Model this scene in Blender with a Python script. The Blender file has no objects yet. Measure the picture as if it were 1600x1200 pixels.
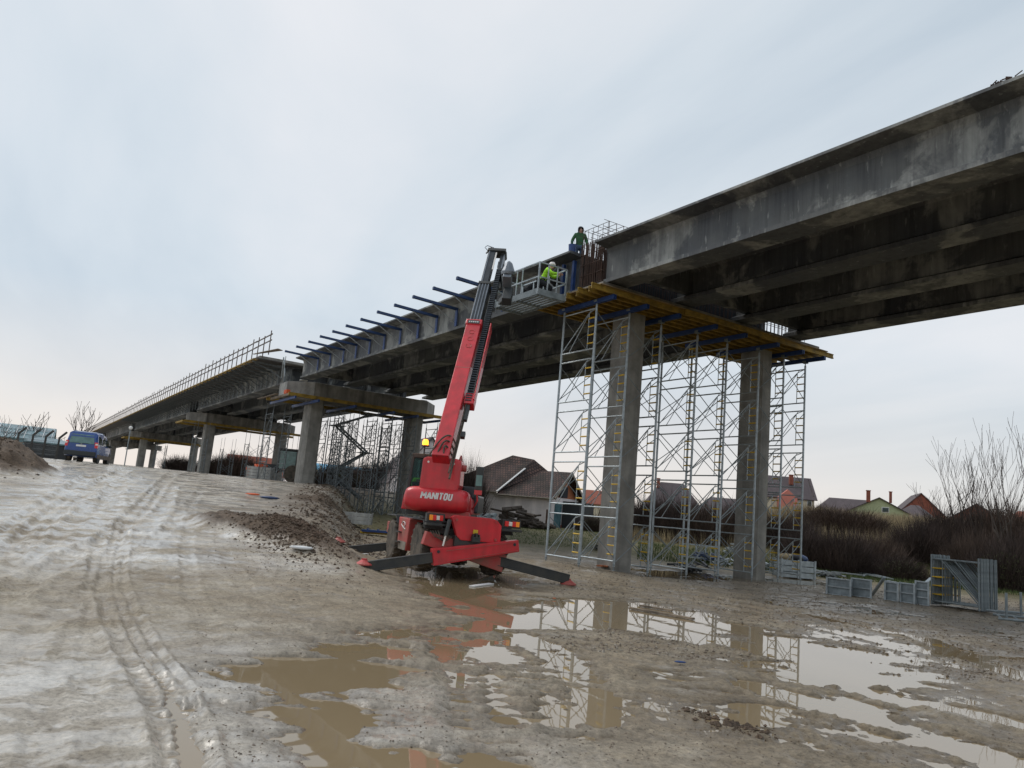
import bpy, math, random
import numpy as np
from mathutils import Vector, Matrix, noise as mnoise
random.seed(7); rng = np.random.default_rng(7)
scene = bpy.context.scene
C = scene.collection
R_ = math.radians
# ------------------------------------------------------------------ camera
YAW, PITCH, ROLL = R_(57.6), R_(9.55), R_(5.06)
FPX, HCAM = 1195.0, 1.8
cy, sy, cp, sp = math.cos(YAW), math.sin(YAW), math.cos(PITCH), math.sin(PITCH)
fwd = Vector((-sy*cp, cy*cp, sp)); rgt0 = Vector((cy, sy, 0)); up0 = rgt0.cross(fwd)
rgt = math.cos(ROLL)*rgt0 + math.sin(ROLL)*up0
upv = -math.sin(ROLL)*rgt0 + math.cos(ROLL)*up0
cd = bpy.data.cameras.new('camera'); cam = bpy.data.objects.new('camera', cd); C.objects.link(cam)
mw = Matrix.Identity(4)
for i in range(3):
    mw[i][0], mw[i][1], mw[i][2] = rgt[i], upv[i], -fwd[i]
mw[2][3] = HCAM
cam.matrix_world = mw
cd.sensor_width = 36; cd.lens = 36*FPX/1600; cd.clip_end = 5000; cd.clip_start = .05
scene.camera = cam
CAM = np.array([0, 0, HCAM])
RM = np.array([list(rgt), list(upv), list(fwd)])
def ray(u, v): return RM.T @ np.array([(u-800)/FPX, -(v-600)/FPX, 1.])
def onz(u, v, z=0.): d = ray(u, v); return CAM+d*((z-HCAM)/d[2])
def ony(u, v, y): d = ray(u, v); return CAM+d*(y/d[1])
def onx(u, v, x): d = ray(u, v); return CAM+d*(x/d[0])
def atd(u, v, D): return CAM+ray(u, v)*D
# ------------------------------------------------------------------ sky, sun, exposure
world = bpy.data.worlds.new('World'); scene.world = world; world.use_nodes = True
SUN_EL, SUN_AZ = R_(50), R_(205)      # azimuth of the sun, counter-clockwise from +X
def mk_world():
    nt = world.node_tree; nt.nodes.clear(); L = nt.links.new
    N = nt.nodes.new
    out = N('ShaderNodeOutputWorld'); bg = N('ShaderNodeBackground')
    sky = N('ShaderNodeTexSky'); sky.sky_type = 'NISHITA'; sky.sun_disc = False
    sky.sun_elevation = SUN_EL; sky.sun_rotation = math.pi/2-SUN_AZ
    tc = N('ShaderNodeTexCoord'); sep = N('ShaderNodeSeparateXYZ'); L(tc.outputs['Generated'], sep.inputs[0])
    # project the view direction on a cloud layer
    mx = N('ShaderNodeMath'); mx.operation = 'MAXIMUM'; L(sep.outputs['Z'], mx.inputs[0]); mx.inputs[1].default_value = 0.0
    ad = N('ShaderNodeMath'); ad.operation = 'ADD'; L(mx.outputs[0], ad.inputs[0]); ad.inputs[1].default_value = .22
    dx = N('ShaderNodeMath'); dx.operation = 'DIVIDE'; L(sep.outputs['X'], dx.inputs[0]); L(ad.outputs[0], dx.inputs[1])
    dy = N('ShaderNodeMath'); dy.operation = 'DIVIDE'; L(sep.outputs['Y'], dy.inputs[0]); L(ad.outputs[0], dy.inputs[1])
    cb = N('ShaderNodeCombineXYZ'); L(dx.outputs[0], cb.inputs[0]); L(dy.outputs[0], cb.inputs[1])
    n1 = N('ShaderNodeTexNoise'); n1.inputs['Scale'].default_value = .9; n1.inputs['Detail'].default_value = 7; n1.inputs['Roughness'].default_value = .5
    n1.inputs['Distortion'].default_value = .35
    mp_ = N('ShaderNodeMapping'); mp_.inputs['Rotation'].default_value = (0, 0, .55); mp_.inputs['Scale'].default_value = (.55, 1.25, 1); mp_.inputs['Location'].default_value = (3.1, 1.7, 0); L(cb.outputs[0], mp_.inputs[0]); L(mp_.outputs[0], n1.inputs['Vector'])
    r1 = N('ShaderNodeValToRGB'); L(n1.outputs['Fac'], r1.inputs[0])
    e = r1.color_ramp.elements
    e[0].position = .33; e[0].color = (.50, .585, .665, 1)
    e[1].position = .70; e[1].color = (.84, .845, .865, 1)
    k = r1.color_ramp.elements.new(.5); k.color = (.655, .72, .775, 1)
    # pale warm band low over the horizon, strongest on the left where the light comes from
    r2 = N('ShaderNodeValToRGB'); L(sep.outputs['Z'], r2.inputs[0])
    e = r2.color_ramp.elements; e[0].position = .02; e[0].color = (1, 1, 1, 1); e[1].position = .22; e[1].color = (0, 0, 0, 1)
    dt = N('ShaderNodeVectorMath'); dt.operation = 'DOT_PRODUCT'; L(tc.outputs['Generated'], dt.inputs[0]); dt.inputs[1].default_value = (-.93, .36, 0)
    r3 = N('ShaderNodeValToRGB'); L(dt.outputs['Value'], r3.inputs[0])
    e = r3.color_ramp.elements; e[0].position = .55; e[0].color = (.72, .73, .72, 1); e[1].position = 1.; e[1].color = (.86, .775, .725, 1)
    m1 = N('ShaderNodeMix'); m1.data_type = 'RGBA'; L(r2.outputs[0], m1.inputs['Factor']); L(r1.outputs[0], m1.inputs['A']); L(r3.outputs[0], m1.inputs['B'])
    # a little of the clear sky behind the clouds
    sc = N('ShaderNodeMix'); sc.data_type = 'RGBA'; sc.blend_type = 'MULTIPLY'; sc.inputs['Factor'].default_value = 1
    L(sky.outputs[0], sc.inputs['A']); sc.inputs['B'].default_value = (.1, .1, .1, 1)
    m2 = N('ShaderNodeMix'); m2.data_type = 'RGBA'; m2.inputs['Factor'].default_value = .9; L(sc.outputs['Result'], m2.inputs['A']); L(m1.outputs['Result'], m2.inputs['B'])
    L(m2.outputs['Result'], bg.inputs['Color']); bg.inputs['Strength'].default_value = 1.0
    L(bg.outputs[0], out.inputs[0])
mk_world()
sl = bpy.data.lights.new('sun', 'SUN'); sl.energy = 1.45; sl.angle = R_(26); sl.color = (1, .95, .88)
so = bpy.data.objects.new('sun', sl); C.objects.link(so)
sd = Vector((math.cos(SUN_EL)*math.cos(SUN_AZ+math.pi/2*0), math.cos(SUN_EL)*math.sin(SUN_AZ), math.sin(SUN_EL)))
so.rotation_euler = sd.to_track_quat('Z', 'Y').to_euler()
scene.view_settings.view_transform = 'Standard'; scene.view_settings.look = 'None'
scene.view_settings.gamma = 1; scene.view_settings.exposure = 0.1
scene.render.engine = 'CYCLES'
scene.cycles.max_bounces = 6; scene.cycles.diffuse_bounces = 3; scene.cycles.glossy_bounces = 3
scene.cycles.transmission_bounces = 4; scene.cycles.transparent_max_bounces = 6
scene.cycles.caustics_reflective = False; scene.cycles.caustics_refractive = False
# ------------------------------------------------------------------ materials
MT = {}
def mat(name, col, rough=.6, metal=0., noise=None, bump=None, spec=.5, emit=None, coat=0., streak=None):
    """noise=(scale, amount[, colour2]) mottles the colour; bump=(scale,strength); streak=(scale,amount) vertical runs."""
    m = bpy.data.materials.new(name); m.use_nodes = True; nt = m.node_tree; b = nt.nodes['Principled BSDF']; L = nt.links.new; N = nt.nodes.new
    b.inputs['Base Color'].default_value = (*col, 1); b.inputs['Roughness'].default_value = rough; b.inputs['Metallic'].default_value = metal
    b.inputs['Specular IOR Level'].default_value = spec; b.inputs['Coat Weight'].default_value = coat
    if emit: b.inputs['Emission Color'].default_value = (*emit[0], 1); b.inputs['Emission Strength'].default_value = emit[1]
    tc = N('ShaderNodeTexCoord'); last = None
    if noise:
        n = N('ShaderNodeTexNoise'); n.inputs['Scale'].default_value = noise[0]; n.inputs['Detail'].default_value = 6; n.inputs['Roughness'].default_value = .62
        L(tc.outputs['Object'], n.inputs['Vector'])
        r = N('ShaderNodeValToRGB'); L(n.outputs['Fac'], r.inputs[0]); e = r.color_ramp.elements
        c2 = noise[2] if len(noise) > 2 else tuple(c*(1-noise[1]) for c in col)
        c1 = tuple(min(1, c*(1+noise[1]*.6)) for c in col)
        e[0].position = .32; e[0].color = (*c2, 1); e[1].position = .68; e[1].color = (*c1, 1)
        last = r.outputs[0]
        rr = N('ShaderNodeMapRange'); L(n.outputs['Fac'], rr.inputs[0]); rr.inputs[3].default_value = max(0.03, rough-.12); rr.inputs[4].default_value = min(1, rough+.14)
        L(rr.outputs[0], b.inputs['Roughness'])
    if streak:
        mp = N('ShaderNodeMapping'); L(tc.outputs['Object'], mp.inputs[0]); mp.inputs['Scale'].default_value = (streak[0], streak[0], streak[0]*.09)
        n2 = N('ShaderNodeTexNoise'); n2.inputs['Scale'].default_value = 1; n2.inputs['Detail'].default_value = 5; L(mp.outputs[0], n2.inputs['Vector'])
        r2 = N('ShaderNodeValToRGB'); L(n2.outputs['Fac'], r2.inputs[0]); e = r2.color_ramp.elements
        a = 1-streak[1]; e[0].position = .36; e[0].color = (a, a, a*1.02, 1); e[1].position = .66; bb = 1+streak[1]*.5; e[1].color = (bb, bb, bb, 1)
        mm = N('ShaderNodeMix'); mm.data_type = 'RGBA'; mm.blend_type = 'MULTIPLY'; mm.inputs['Factor'].default_value = 1
        if last: L(last, mm.inputs['A'])
        else: mm.inputs['A'].default_value = (*col, 1)
        L(r2.outputs[0], mm.inputs['B']); last = mm.outputs['Result']
    if last: L(last, b.inputs['Base Color'])
    if bump:
        nb = N('ShaderNodeTexNoise'); nb.inputs['Scale'].default_value = bump[0]; nb.inputs['Detail'].default_value = 5; L(tc.outputs['Object'], nb.inputs['Vector'])
        bp = N('ShaderNodeBump'); bp.inputs['Strength'].default_value = bump[1]; bp.inputs['Distance'].default_value = .03
        L(nb.outputs['Fac'], bp.inputs['Height']); L(bp.outputs[0], b.inputs['Normal'])
    MT[name] = m; return m
mat('concrete_column', (.30, .29, .265), .8, noise=(1.3, .35), bump=(9, .35), streak=(2.5, .22))
mat('concrete_pale', (.46, .46, .44), .85, noise=(3, .25), bump=(9, .3), streak=(5, .2))
mat('concrete_cap', (.25, .24, .22), .85, noise=(1.1, .4), bump=(8, .35), streak=(1.6, .45))
mat('steel_zinc', (.42, .47, .50), .42, .55, noise=(5, .3))
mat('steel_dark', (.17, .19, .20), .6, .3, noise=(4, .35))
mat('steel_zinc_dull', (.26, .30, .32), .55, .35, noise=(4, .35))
mat('yellow_paint', (.72, .46, .03), .5, noise=(3, .25))
mat('timber_yellow', (.30, .19, .028), .7, noise=(3, .55))
mat('blue_paint', (.018, .055, .19), .45, noise=(3, .3))
mat('blue_dark', (.02, .05, .14), .5, noise=(3, .3))
mat('red_paint', (.66, .018, .032), .38, noise=(2.6, .12, (.50, .03, .035)), coat=.25, streak=(5, .14))
mat('red_dusty', (.42, .035, .04), .55, noise=(2.2, .45, (.30, .12, .09)), bump=(25, .1))
mat('black_paint', (.018, .021, .024), .42, noise=(4, .4, (.05, .048, .042)))
mat('black_rubber', (.03, .028, .025), .85, noise=(5, .4, (.16, .13, .10)), bump=(18, .5))
mat('rim_muddy', (.22, .18, .14), .8, noise=(6, .4))
mat('boom_grey', (.042, .048, .056), .35, .4, noise=(3, .3))
mat('boom_light', (.20, .22, .25), .35, .5, noise=(3, .2))
mat('glass_dark', (.03, .05, .05), .06, 0, spec=.8)
mat('glass_green', (.10, .20, .19), .08, 0, spec=.8, noise=(3, .4))
mat('white_paint', (.75, .75, .74), .5)
mat('lamp_red', (.5, .02, .02), .2, emit=((1, .05, .04), .08))
mat('lamp_orange', (.8, .25, .02), .2, emit=((1, .35, .03), .12))
mat('lamp_white', (.8, .75, .7), .2)
mat('beacon_glow', (1, .4, .05), .3, emit=((1, .27, .015), 4.5))
mat('beacon_core', (1, .8, .3), .3, emit=((1, .72, .25), 60))
mat('rebar', (.085, .05, .038), .8, noise=(3, .4))
mat('plywood', (.30, .22, .13), .75, noise=(2, .4))
mat('plank', (.23, .18, .13), .7, noise=(4, .4), streak=(4, .3))
mat('hi_vis', (.45, .95, .04), .7, emit=None, noise=(6, .15))
mat('green_jacket', (.035, .12, .05), .8, noise=(6, .4))
mat('dark_cloth', (.025, .028, .035), .9, noise=(6, .4))
mat('blue_cloth', (.04, .07, .12), .85, noise=(6, .3))
mat('skin', (.45, .27, .2), .6)
mat('car_blue', (.006, .055, .25), .28, noise=(2, .15), coat=.6)
mat('car_lower_mud', (.16, .13, .11), .8, noise=(3, .3))
mat('plastic_black', (.03, .035, .038), .6)
mat('bark', (.075, .06, .05), .95, noise=(4, .4))
mat('twig_dark', (.065, .045, .038), .95, noise=(.8, .5))
mat('twig_red', (.10, .068, .052), .95, noise=(.8, .4))
mat('leaf_olive', (.075, .085, .03), .8, noise=(1.2, .4))
mat('straw', (.36, .285, .17), .95, noise=(.5, .3))
mat('grass_green', (.07, .10, .03), .95, noise=(.6, .4))
mat('wall_grey', (.72, .66, .65), .9, noise=(1.5, .12), streak=(1.5, .15))
mat('wall_cream', (.66, .58, .44), .9, noise=(1, .1))
mat('wall_pink', (.62, .22, .17), .9, noise=(1, .1))
mat('wall_green', (.42, .45, .27), .9, noise=(1, .12))
mat('brick_orange', (.42, .15, .07), .9, noise=(8, .3))
mat('brick_red', (.27, .085, .055), .9, noise=(3, .3))
mat('roof_dark', (.095, .075, .08), .8, noise=(1.5, .25))
mat('roof_blue', (.10, .33, .52), .5, noise=(1, .15))
mat('roof_white', (.6, .62, .63), .5)
mat('glass_blue', (.12, .22, .25), .2, noise=(.8, .6))
mat('asphalt_dark', (.03, .032, .035), .7)
mat('dirt_clod', (.095, .064, .042), .95, noise=(4, .5), bump=(20, .6))
mat('mud_crumb', (.19, .15, .115), .85, noise=(4, .5), bump=(20, .6))
mat('weathered_timber', (.115, .09, .078), .85, noise=(3, .4))
mat('film_ply', (.05, .045, .042), .6, noise=(2, .4))
mat('stone', (.26, .23, .19), .85, noise=(3, .4))
mat('tarp_white', (.7, .71, .72), .5)
mat('concrete_fence', (.06, .058, .055), .9, noise=(3, .3))
mat('soffit_board', (.14, .14, .14), .8, noise=(3, .4))
mat('orange_plastic', (.75, .12, .03), .5)
# tiled roof: courses of tiles
def mk_tiles():
    m = mat('roof_tiles', (.085, .055, .05), .85); nt = m.node_tree; b = nt.nodes['Principled BSDF']; L = nt.links.new; N = nt.nodes.new
    tc = nt.nodes['Texture Coordinate']
    br = N('ShaderNodeTexBrick'); br.inputs['Scale'].default_value = 1; br.inputs['Brick Width'].default_value = .25; br.inputs['Row Height'].default_value = .30
    br.inputs['Mortar Size'].default_value = .035; br.inputs['Color1'].default_value = (.12, .075, .065, 1); br.inputs['Color2'].default_value = (.062, .046, .045, 1); br.inputs['Mortar'].default_value = (.02, .016, .016, 1)
    L(tc.outputs['UV'], br.inputs['Vector'])
    n = N('ShaderNodeTexNoise'); n.inputs['Scale'].default_value = .8; n.inputs['Detail'].default_value = 5; L(tc.outputs['Object'], n.inputs['Vector'])
    r = N('ShaderNodeValToRGB'); L(n.outputs['Fac'], r.inputs[0]); e = r.color_ramp.elements; e[0].position = .35; e[0].color = (.55, .58, .52, 1); e[1].position = .65; e[1].color = (1.3, 1.15, 1.1, 1)
    mm = N('ShaderNodeMix'); mm.data_type = 'RGBA'; mm.blend_type = 'MULTIPLY'; mm.inputs['Factor'].default_value = 1
    L(br.outputs[0], mm.inputs['A']); L(r.outputs[0], mm.inputs['B']); L(mm.outputs['Result'], b.inputs['Base Color'])
    bp = N('ShaderNodeBump'); bp.inputs['Strength'].default_value = .8; bp.inputs['Distance'].default_value = .05; L(br.outputs['Fac'], bp.inputs['Height']); bp.invert = True; L(bp.outputs[0], b.inputs['Normal'])
mk_tiles()
# weathered precast concrete for the beams: grey-blue wet base, pale washed panels, vertical runs
def mk_beam():
    m = mat('precast', (.15, .16, .165), .62); nt = m.node_tree; b = nt.nodes['Principled BSDF']; L = nt.links.new; N = nt.nodes.new
    tc = nt.nodes['Texture Coordinate']
    def nz(scale, det, ro=.55, dist=0.):
        mp = N('ShaderNodeMapping'); L(tc.outputs['Object'], mp.inputs[0]); mp.inputs['Scale'].default_value = scale
        n = N('ShaderNodeTexNoise'); n.inputs['Scale'].default_value = 1; n.inputs['Detail'].default_value = det; n.inputs['Roughness'].default_value = ro; n.inputs['Distortion'].default_value = dist
        L(mp.outputs[0], n.inputs['Vector']); return n.outputs['Fac']
    def ramp(s, stops):
        r = N('ShaderNodeValToRGB'); L(s, r.inputs[0]); e = r.color_ramp.elements
        e[0].position, e[0].color = stops[0][0], (*stops[0][1], 1); e[1].position, e[1].color = stops[-1][0], (*stops[-1][1], 1)
        for p, c in stops[1:-1]: k = e.new(p); k.color = (*c, 1)
        return r.outputs[0]
    def mix(a, bb, f, mode='MIX'):
        mm = N('ShaderNodeMix'); mm.data_type = 'RGBA'; mm.blend_type = mode
        if isinstance(f, float): mm.inputs['Factor'].default_value = f
        else: L(f, mm.inputs['Factor'])
        L(a, mm.inputs['A']); L(bb, mm.inputs['B']); return mm.outputs['Result']
    base = ramp(nz((.35, .35, .5), 5), [(.35, (.052, .058, .070)), (.5, (.075, .081, .088)), (.65, (.105, .11, .11))])
    pale = ramp(nz((1.6, 1.6, .9), 5, .6, .4), [(.3, (.14, .145, .145)), (.7, (.34, .35, .335))])
    f1 = ramp(nz((.45, .45, .45), 6, .65, .5), [(.50, (0, 0, 0)), (.565, (.9, .9, .9))])
    c = mix(base, pale, f1)
    run = ramp(nz((5, 5, .22), 5, .7), [(.35, (.62, .62, .64)), (.5, (1, 1, 1)), (.66, (1.25, 1.27, 1.25))])
    c = mix(c, run, .85, 'MULTIPLY')
    c = mix(c, ramp(nz((7, 7, 1.6), 4), [(.62, (0, 0, 0)), (.72, (.22, .23, .22))]), .6, 'ADD')
    L(c, b.inputs['Base Color'])
    bp = N('ShaderNodeBump'); bp.inputs['Strength'].default_value = .3; bp.inputs['Distance'].default_value = .02; L(nz((6, 6, 6), 6), bp.inputs['Height']); L(bp.outputs[0], b.inputs['Normal'])
mk_beam()
# ------------------------------------------------------------------ mesh helpers
WM = {}            # world matrix of every Empty (no depsgraph needed)
def tag(o, label=None, cat=None, group=None, kind=None):
    if label: o['label'] = label
    if cat: o['category'] = cat
    if group: o['group'] = group
    if kind: o['kind'] = kind
    return o
def empty(name, loc=(0, 0, 0), rz=0., label=None, cat=None, group=None):
    o = bpy.data.objects.new(name, None); C.objects.link(o); o.location = loc; o.rotation_euler = (0, 0, rz); o.empty_display_size = .2
    WM[o] = Matrix.Translation(Vector(loc)) @ Matrix.Rotation(rz, 4, 'Z')
    return tag(o, label, cat, group)
class MB:
    def __init__(s): s.v = []; s.f = []; s.m = []; s.mi = 0; s.uv = None
    def add(s, vs, fs):
        n = len(s.v); s.v.extend([tuple(map(float, p)) for p in vs]); s.f.extend([tuple(n+i for i in f) for f in fs]); s.m.extend([s.mi]*len(fs)); return s
    def hexa(s, p):   # 8 points: bottom 0-3 ccw, top 4-7
        return s.add(p, [(3, 2, 1, 0), (4, 5, 6, 7), (0, 1, 5, 4), (1, 2, 6, 5), (2, 3, 7, 6), (3, 0, 4, 7)])
    def box(s, c, d, rz=0.):
        x, y, z = d[0]/2, d[1]/2, d[2]/2; a, b = math.cos(rz), math.sin(rz)
        return s.hexa([(c[0]+i*x*a-j*y*b, c[1]+i*x*b+j*y*a, c[2]+k*z) for k in (-1, 1) for i, j in ((-1, -1), (1, -1), (1, 1), (-1, 1))])
    def span(s, a, b): # axis-aligned by corners
        return s.box([(a[i]+b[i])/2 for i in range(3)], [abs(b[i]-a[i]) for i in range(3)])
    def obox(s, c, ax, d): # oriented box: ax = 3 unit vectors
        c = Vector(c); A = [Vector(a) for a in ax]
        return s.hexa([c+A[0]*(i*d[0]/2)+A[1]*(j*d[1]/2)+A[2]*(k*d[2]/2) for k in (-1, 1) for i, j in ((-1, -1), (1, -1), (1, 1), (-1, 1))])
    def bar(s, a, b, w, h=None, upd=(0, 0, 1)):
        a, b = Vector(a), Vector(b); d = b-a; L = d.length
        if L < 1e-6: return s
        d /= L; u = Vector(upd)
        if abs(d.dot(u)) > .98: u = Vector((1, 0, 0))
        r = d.cross(u).normalized(); u = r.cross(d)
        return s.obox((a+b)/2, (r, d, u), (w, L, h or w))
    def tube(s, pts, r, n=6, cap=True):
        pts = [Vector(p) for p in pts]; rs = r if isinstance(r, (list, tuple)) else [r]*len(pts); N0 = len(s.v); ref = None
        for i, p in enumerate(pts):
            d = (pts[min(i+1, len(pts)-1)]-pts[max(i-1, 0)]).normalized()
            if ref is None: ref = Vector((0, 0, 1)) if abs(d.z) < .9 else Vector((1, 0, 0))
            x = d.cross(ref).normalized(); y = d.cross(x); ref = -y if ref.dot(y) < 0 else y
            ref = x.cross(d) if False else ref
            for k in range(n):
                a = 2*math.pi*k/n; s.v.append(tuple(p+(x*math.cos(a)+y*math.sin(a))*rs[i]))
        for i in range(len(pts)-1):
            for k in range(n):
                a, b = N0+i*n+k, N0+i*n+(k+1) % n; s.f.append((a, b, b+n, a+n)); s.m.append(s.mi)
        if cap and n > 3:
            s.f.append(tuple(N0+k for k in reversed(range(n)))); s.f.append(tuple(N0+(len(pts)-1)*n+k for k in range(n))); s.m.extend([s.mi]*2)
        return s
    def rod(s, a, b, r, n=6): return s.tube([a, b], r, n)
    def prism(s, poly, ax_o, ax_u, ax_v, ax_n, t): # polygon (u,v) extruded along n by t
        o, u, v, n = Vector(ax_o), Vector(ax_u), Vector(ax_v), Vector(ax_n); k = len(poly)
        p = [o+u*a+v*b for a, b in poly]; vs = p+[q+n*t for q in p]
        return s.add(vs, [tuple(reversed(range(k))), tuple(range(k, 2*k))]+[(i, (i+1) % k, (i+1) % k+k, i+k) for i in range(k)])
    def lathe(s, c, ax, prof, n=20): # prof: (radius, distance along ax)
        c = Vector(c); ax = Vector(ax).normalized(); r = Vector((0, 0, 1)) if abs(ax.z) < .9 else Vector((1, 0, 0)); x = ax.cross(r).normalized(); y = ax.cross(x); N0 = len(s.v)
        for R0, h in prof:
            for k in range(n): a = 2*math.pi*k/n; s.v.append(tuple(c+ax*h+(x*math.cos(a)+y*math.sin(a))*R0))
        for i in range(len(prof)-1):
            for k in range(n): a, b = N0+i*n+k, N0+i*n+(k+1) % n; s.f.append((a, b, b+n, a+n)); s.m.append(s.mi)
        s.f.append(tuple(N0+k for k in reversed(range(n)))); s.f.append(tuple(N0+(len(prof)-1)*n+k for k in range(n))); s.m.extend([s.mi]*2)
        return s
    def build(s, name, m, parent=None, bevel=0., smooth=False, local=False):
        """vertices are in world space unless local; m = material name or list"""
        ms = [m] if isinstance(m, str) else m
        vs = np.array(s.v, float).reshape(-1, 3)
        if parent is not None and not local:
            M = np.array(WM[parent].inverted()); vs = vs @ M[:3, :3].T + M[:3, 3]
        me = bpy.data.meshes.new(name); me.from_pydata(vs.tolist(), [], s.f)
        for q in ms: me.materials.append(MT[q])
        if len(ms) > 1: me.polygons.foreach_set('material_index', s.m)
        me.validate(); me.update()
        import bmesh
        bm = bmesh.new(); bm.from_mesh(me)
        if len(bm.faces) < 60000: bmesh.ops.recalc_face_normals(bm, faces=bm.faces)
        if bevel > 0:
            bmesh.ops.bevel(bm, geom=[e for e in bm.edges if len(e.link_faces) == 2 and e.calc_face_angle(0) > .5], offset=bevel, segments=2, profile=.6, affect='EDGES', clamp_overlap=True)
        bm.to_mesh(me); bm.free()
        if smooth: me.polygons.foreach_set('use_smooth', [True]*len(me.polygons))
        o = bpy.data.objects.new(name, me); C.objects.link(o)
        if parent is not None:
            o.parent = parent; WM[o] = WM[parent].copy()
        else: WM[o] = Matrix.Identity(4)
        return o

def children(o): return [c for c in C.objects if c.parent is o]
def copy_tree(o, parent=None):
    c = o.copy(); C.objects.link(c)
    if parent: c.parent = parent
    for ch in children(o): copy_tree(ch, c)
    return c
# ------------------------------------------------------------------ numeric noise
def _h(ix, iy, s):
    n = (ix*374761393 + iy*668265263 + s*974711) & 0xffffffff
    n = ((n ^ (n >> 13))*1274126177) & 0xffffffff
    return ((n ^ (n >> 16)) & 0xffff)/32767.5-1
def vn(x, y, s=0):
    ix = np.floor(x).astype(np.int64); iy = np.floor(y).astype(np.int64); fx = x-ix; fy = y-iy
    fx = fx*fx*fx*(fx*(fx*6-15)+10); fy = fy*fy*fy*(fy*(fy*6-15)+10)
    a = _h(ix, iy, s); b = _h(ix+1, iy, s); c = _h(ix, iy+1, s); d = _h(ix+1, iy+1, s)
    return (a*(1-fx)+b*fx)*(1-fy)+(c*(1-fx)+d*fx)*fy
def fbm(x, y, o=4, s=0, g=.5):
    t = 0; a = 1; w = 0
    for i in range(o): t = t+a*vn(x*2**i+i*17.3, y*2**i-i*9.1, s+i); w += a; a *= g
    return t/w
def sst(a, b, x): t = np.clip((x-a)/(b-a), 0, 1); return t*t*(3-2*t)
# ------------------------------------------------------------------ ground
def seg_dist(px, py, P):
    """distance to a polyline and signed offset"""
    best = np.full(px.shape, 1e9)
    for (x0, y0), (x1, y1) in zip(P[:-1], P[1:]):
        dx, dy = x1-x0, y1-y0; t = np.clip(((px-x0)*dx+(py-y0)*dy)/(dx*dx+dy*dy+1e-9), 0, 1)
        best = np.minimum(best, np.hypot(px-x0-t*dx, py-y0-t*dy))
    return best
def poly_sd(px, py, P):
    d = seg_dist(px, py, P+[P[0]]); ins = np.zeros(px.shape, bool)
    for (x0, y0), (x1, y1) in zip(P, P[1:]+[P[0]]):
        c = ((y0 > py) != (y1 > py)) & (px < (x1-x0)*(py-y0)/((y1-y0) if abs(y1-y0) > 1e-9 else 1e-9)+x0); ins ^= c
    return np.where(ins, -d, d)
RX = np.array([0, 12, 16, 20, 30, 40, 52, 92, 145, 300, 900.]); RZ = np.array([0, .03, .12, .45, 1.15, 1.85, 2.55, 3.2, 4.1, 4.6, 4.8])
EX = np.array([10, 16, 20, 25, 30, 38, 46, 56, 62, 75, 100, 160, 900.]); EY = np.array([4, 6, 7.1, 8.2, 10.2, 13.2, 16.2, 19.6, 23, 36, 60, 90, 400])
def base_h(x, y):
    s = -x; ramp = np.interp(s, RX, RZ); ye = np.interp(s, EX, EY)+.5*vn(x*.35, y*.35, 5)
    h = ramp*(1-sst(0, 2.6, y-ye))
    r = np.hypot(x, y); az = np.degrees(np.arctan2(y, x))    # view centre is at az 147.6, right = smaller
    low = sst(0, 2, y-ye)
    h = h+low*(.9*sst(34, 62, r)*sst(122, 136, az) + 3.6*sst(49, 70, r)*(1-sst(126, 135, az))+.6*sst(60, 120, r))
    h = h+.25*np.exp(-((x+22)**2/9+(y-16.6)**2/2.5))          # slight rise at the outer scaffold feet
    return h
def heap(x, y, cx, cy_, lx, ly, ang, hh, s):
    c, sn = math.cos(ang), math.sin(ang); u = ((x-cx)*c+(y-cy_)*sn)/lx; v = (-(x-cx)*sn+(y-cy_)*c)/ly
    d = np.sqrt(u*u+v*v)+.18*fbm(x*.9, y*.9, 3, s)
    return hh*(1-sst(.25, 1.05, d))
def px2(pts): return [tuple(onz(u, v)[:2]) for u, v in pts]
PUD = [ # outlines of the standing water
 (px2([(612, 893), (660, 885), (740, 884), (800, 893), (838, 905), (812, 918), (765, 926), (800, 938), (870, 934), (905, 938), (860, 955), (790, 962), (700, 957), (668, 940), (650, 922), (640, 905)]), .10),
 (px2([(838, 948), (890, 934), (1000, 940), (1085, 957), (1180, 982), (1250, 1000), (1330, 1015), (1400, 1035), (1450, 1062), (1440, 1090), (1340, 1080), (1240, 1062), (1200, 1035), (1130, 1012), (1040, 1002), (960, 985), (880, 988), (780, 990), (700, 985), (760, 970)]), .09),
 (px2([(420, 1030), (500, 1012), (560, 995), (622, 985), (620, 1070), (600, 1125), (530, 1135), (460, 1118), (350, 1105), (335, 1068), (380, 1042)]), .055),
 (px2([(480, 1130), (560, 1120), (580, 1200), (560, 1290), (470, 1290)]), .05),
 (px2([(610, 1200), (625, 1160), (645, 1135), (665, 1140), (690, 1170), (720, 1200), (760, 1320), (600, 1320)]), .09),
 (px2([(700, 1110), (735, 1090), (760, 1140), (780, 1200), (730, 1230), (715, 1160)]), .04),
 (px2([(820, 1140), (835, 1122), (868, 1135), (860, 1158), (830, 1155)]), .08),
 (px2([(1145, 1098), (1200, 1088), (1245, 1100), (1238, 1124), (1190, 1132), (1150, 1120)]), .08),
 (px2([(1395, 1134), (1440, 1140), (1520, 1165), (1560, 1185), (1500, 1172), (1440, 1160)]), .07),
 (px2([(1470, 1010), (1560, 1018), (1640, 1030), (1640, 1045), (1540, 1032), (1480, 1026)]), .06),
 (px2([(985, 889), (1060, 892), (1130, 899), (1270, 906), (1330, 918), (1270, 914), (1120, 908), (1010, 902)]), .07),
 (px2([(1270, 968), (1330, 974), (1310, 981), (1275, 978)]), .07),
 (px2([(1040, 1055), (1090, 1060), (1100, 1075), (1060, 1072)]), .06), (px2([(1230, 1085), (1330, 1100), (1430, 1130), (1350, 1118), (1260, 1100)]), .035),
]
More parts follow.
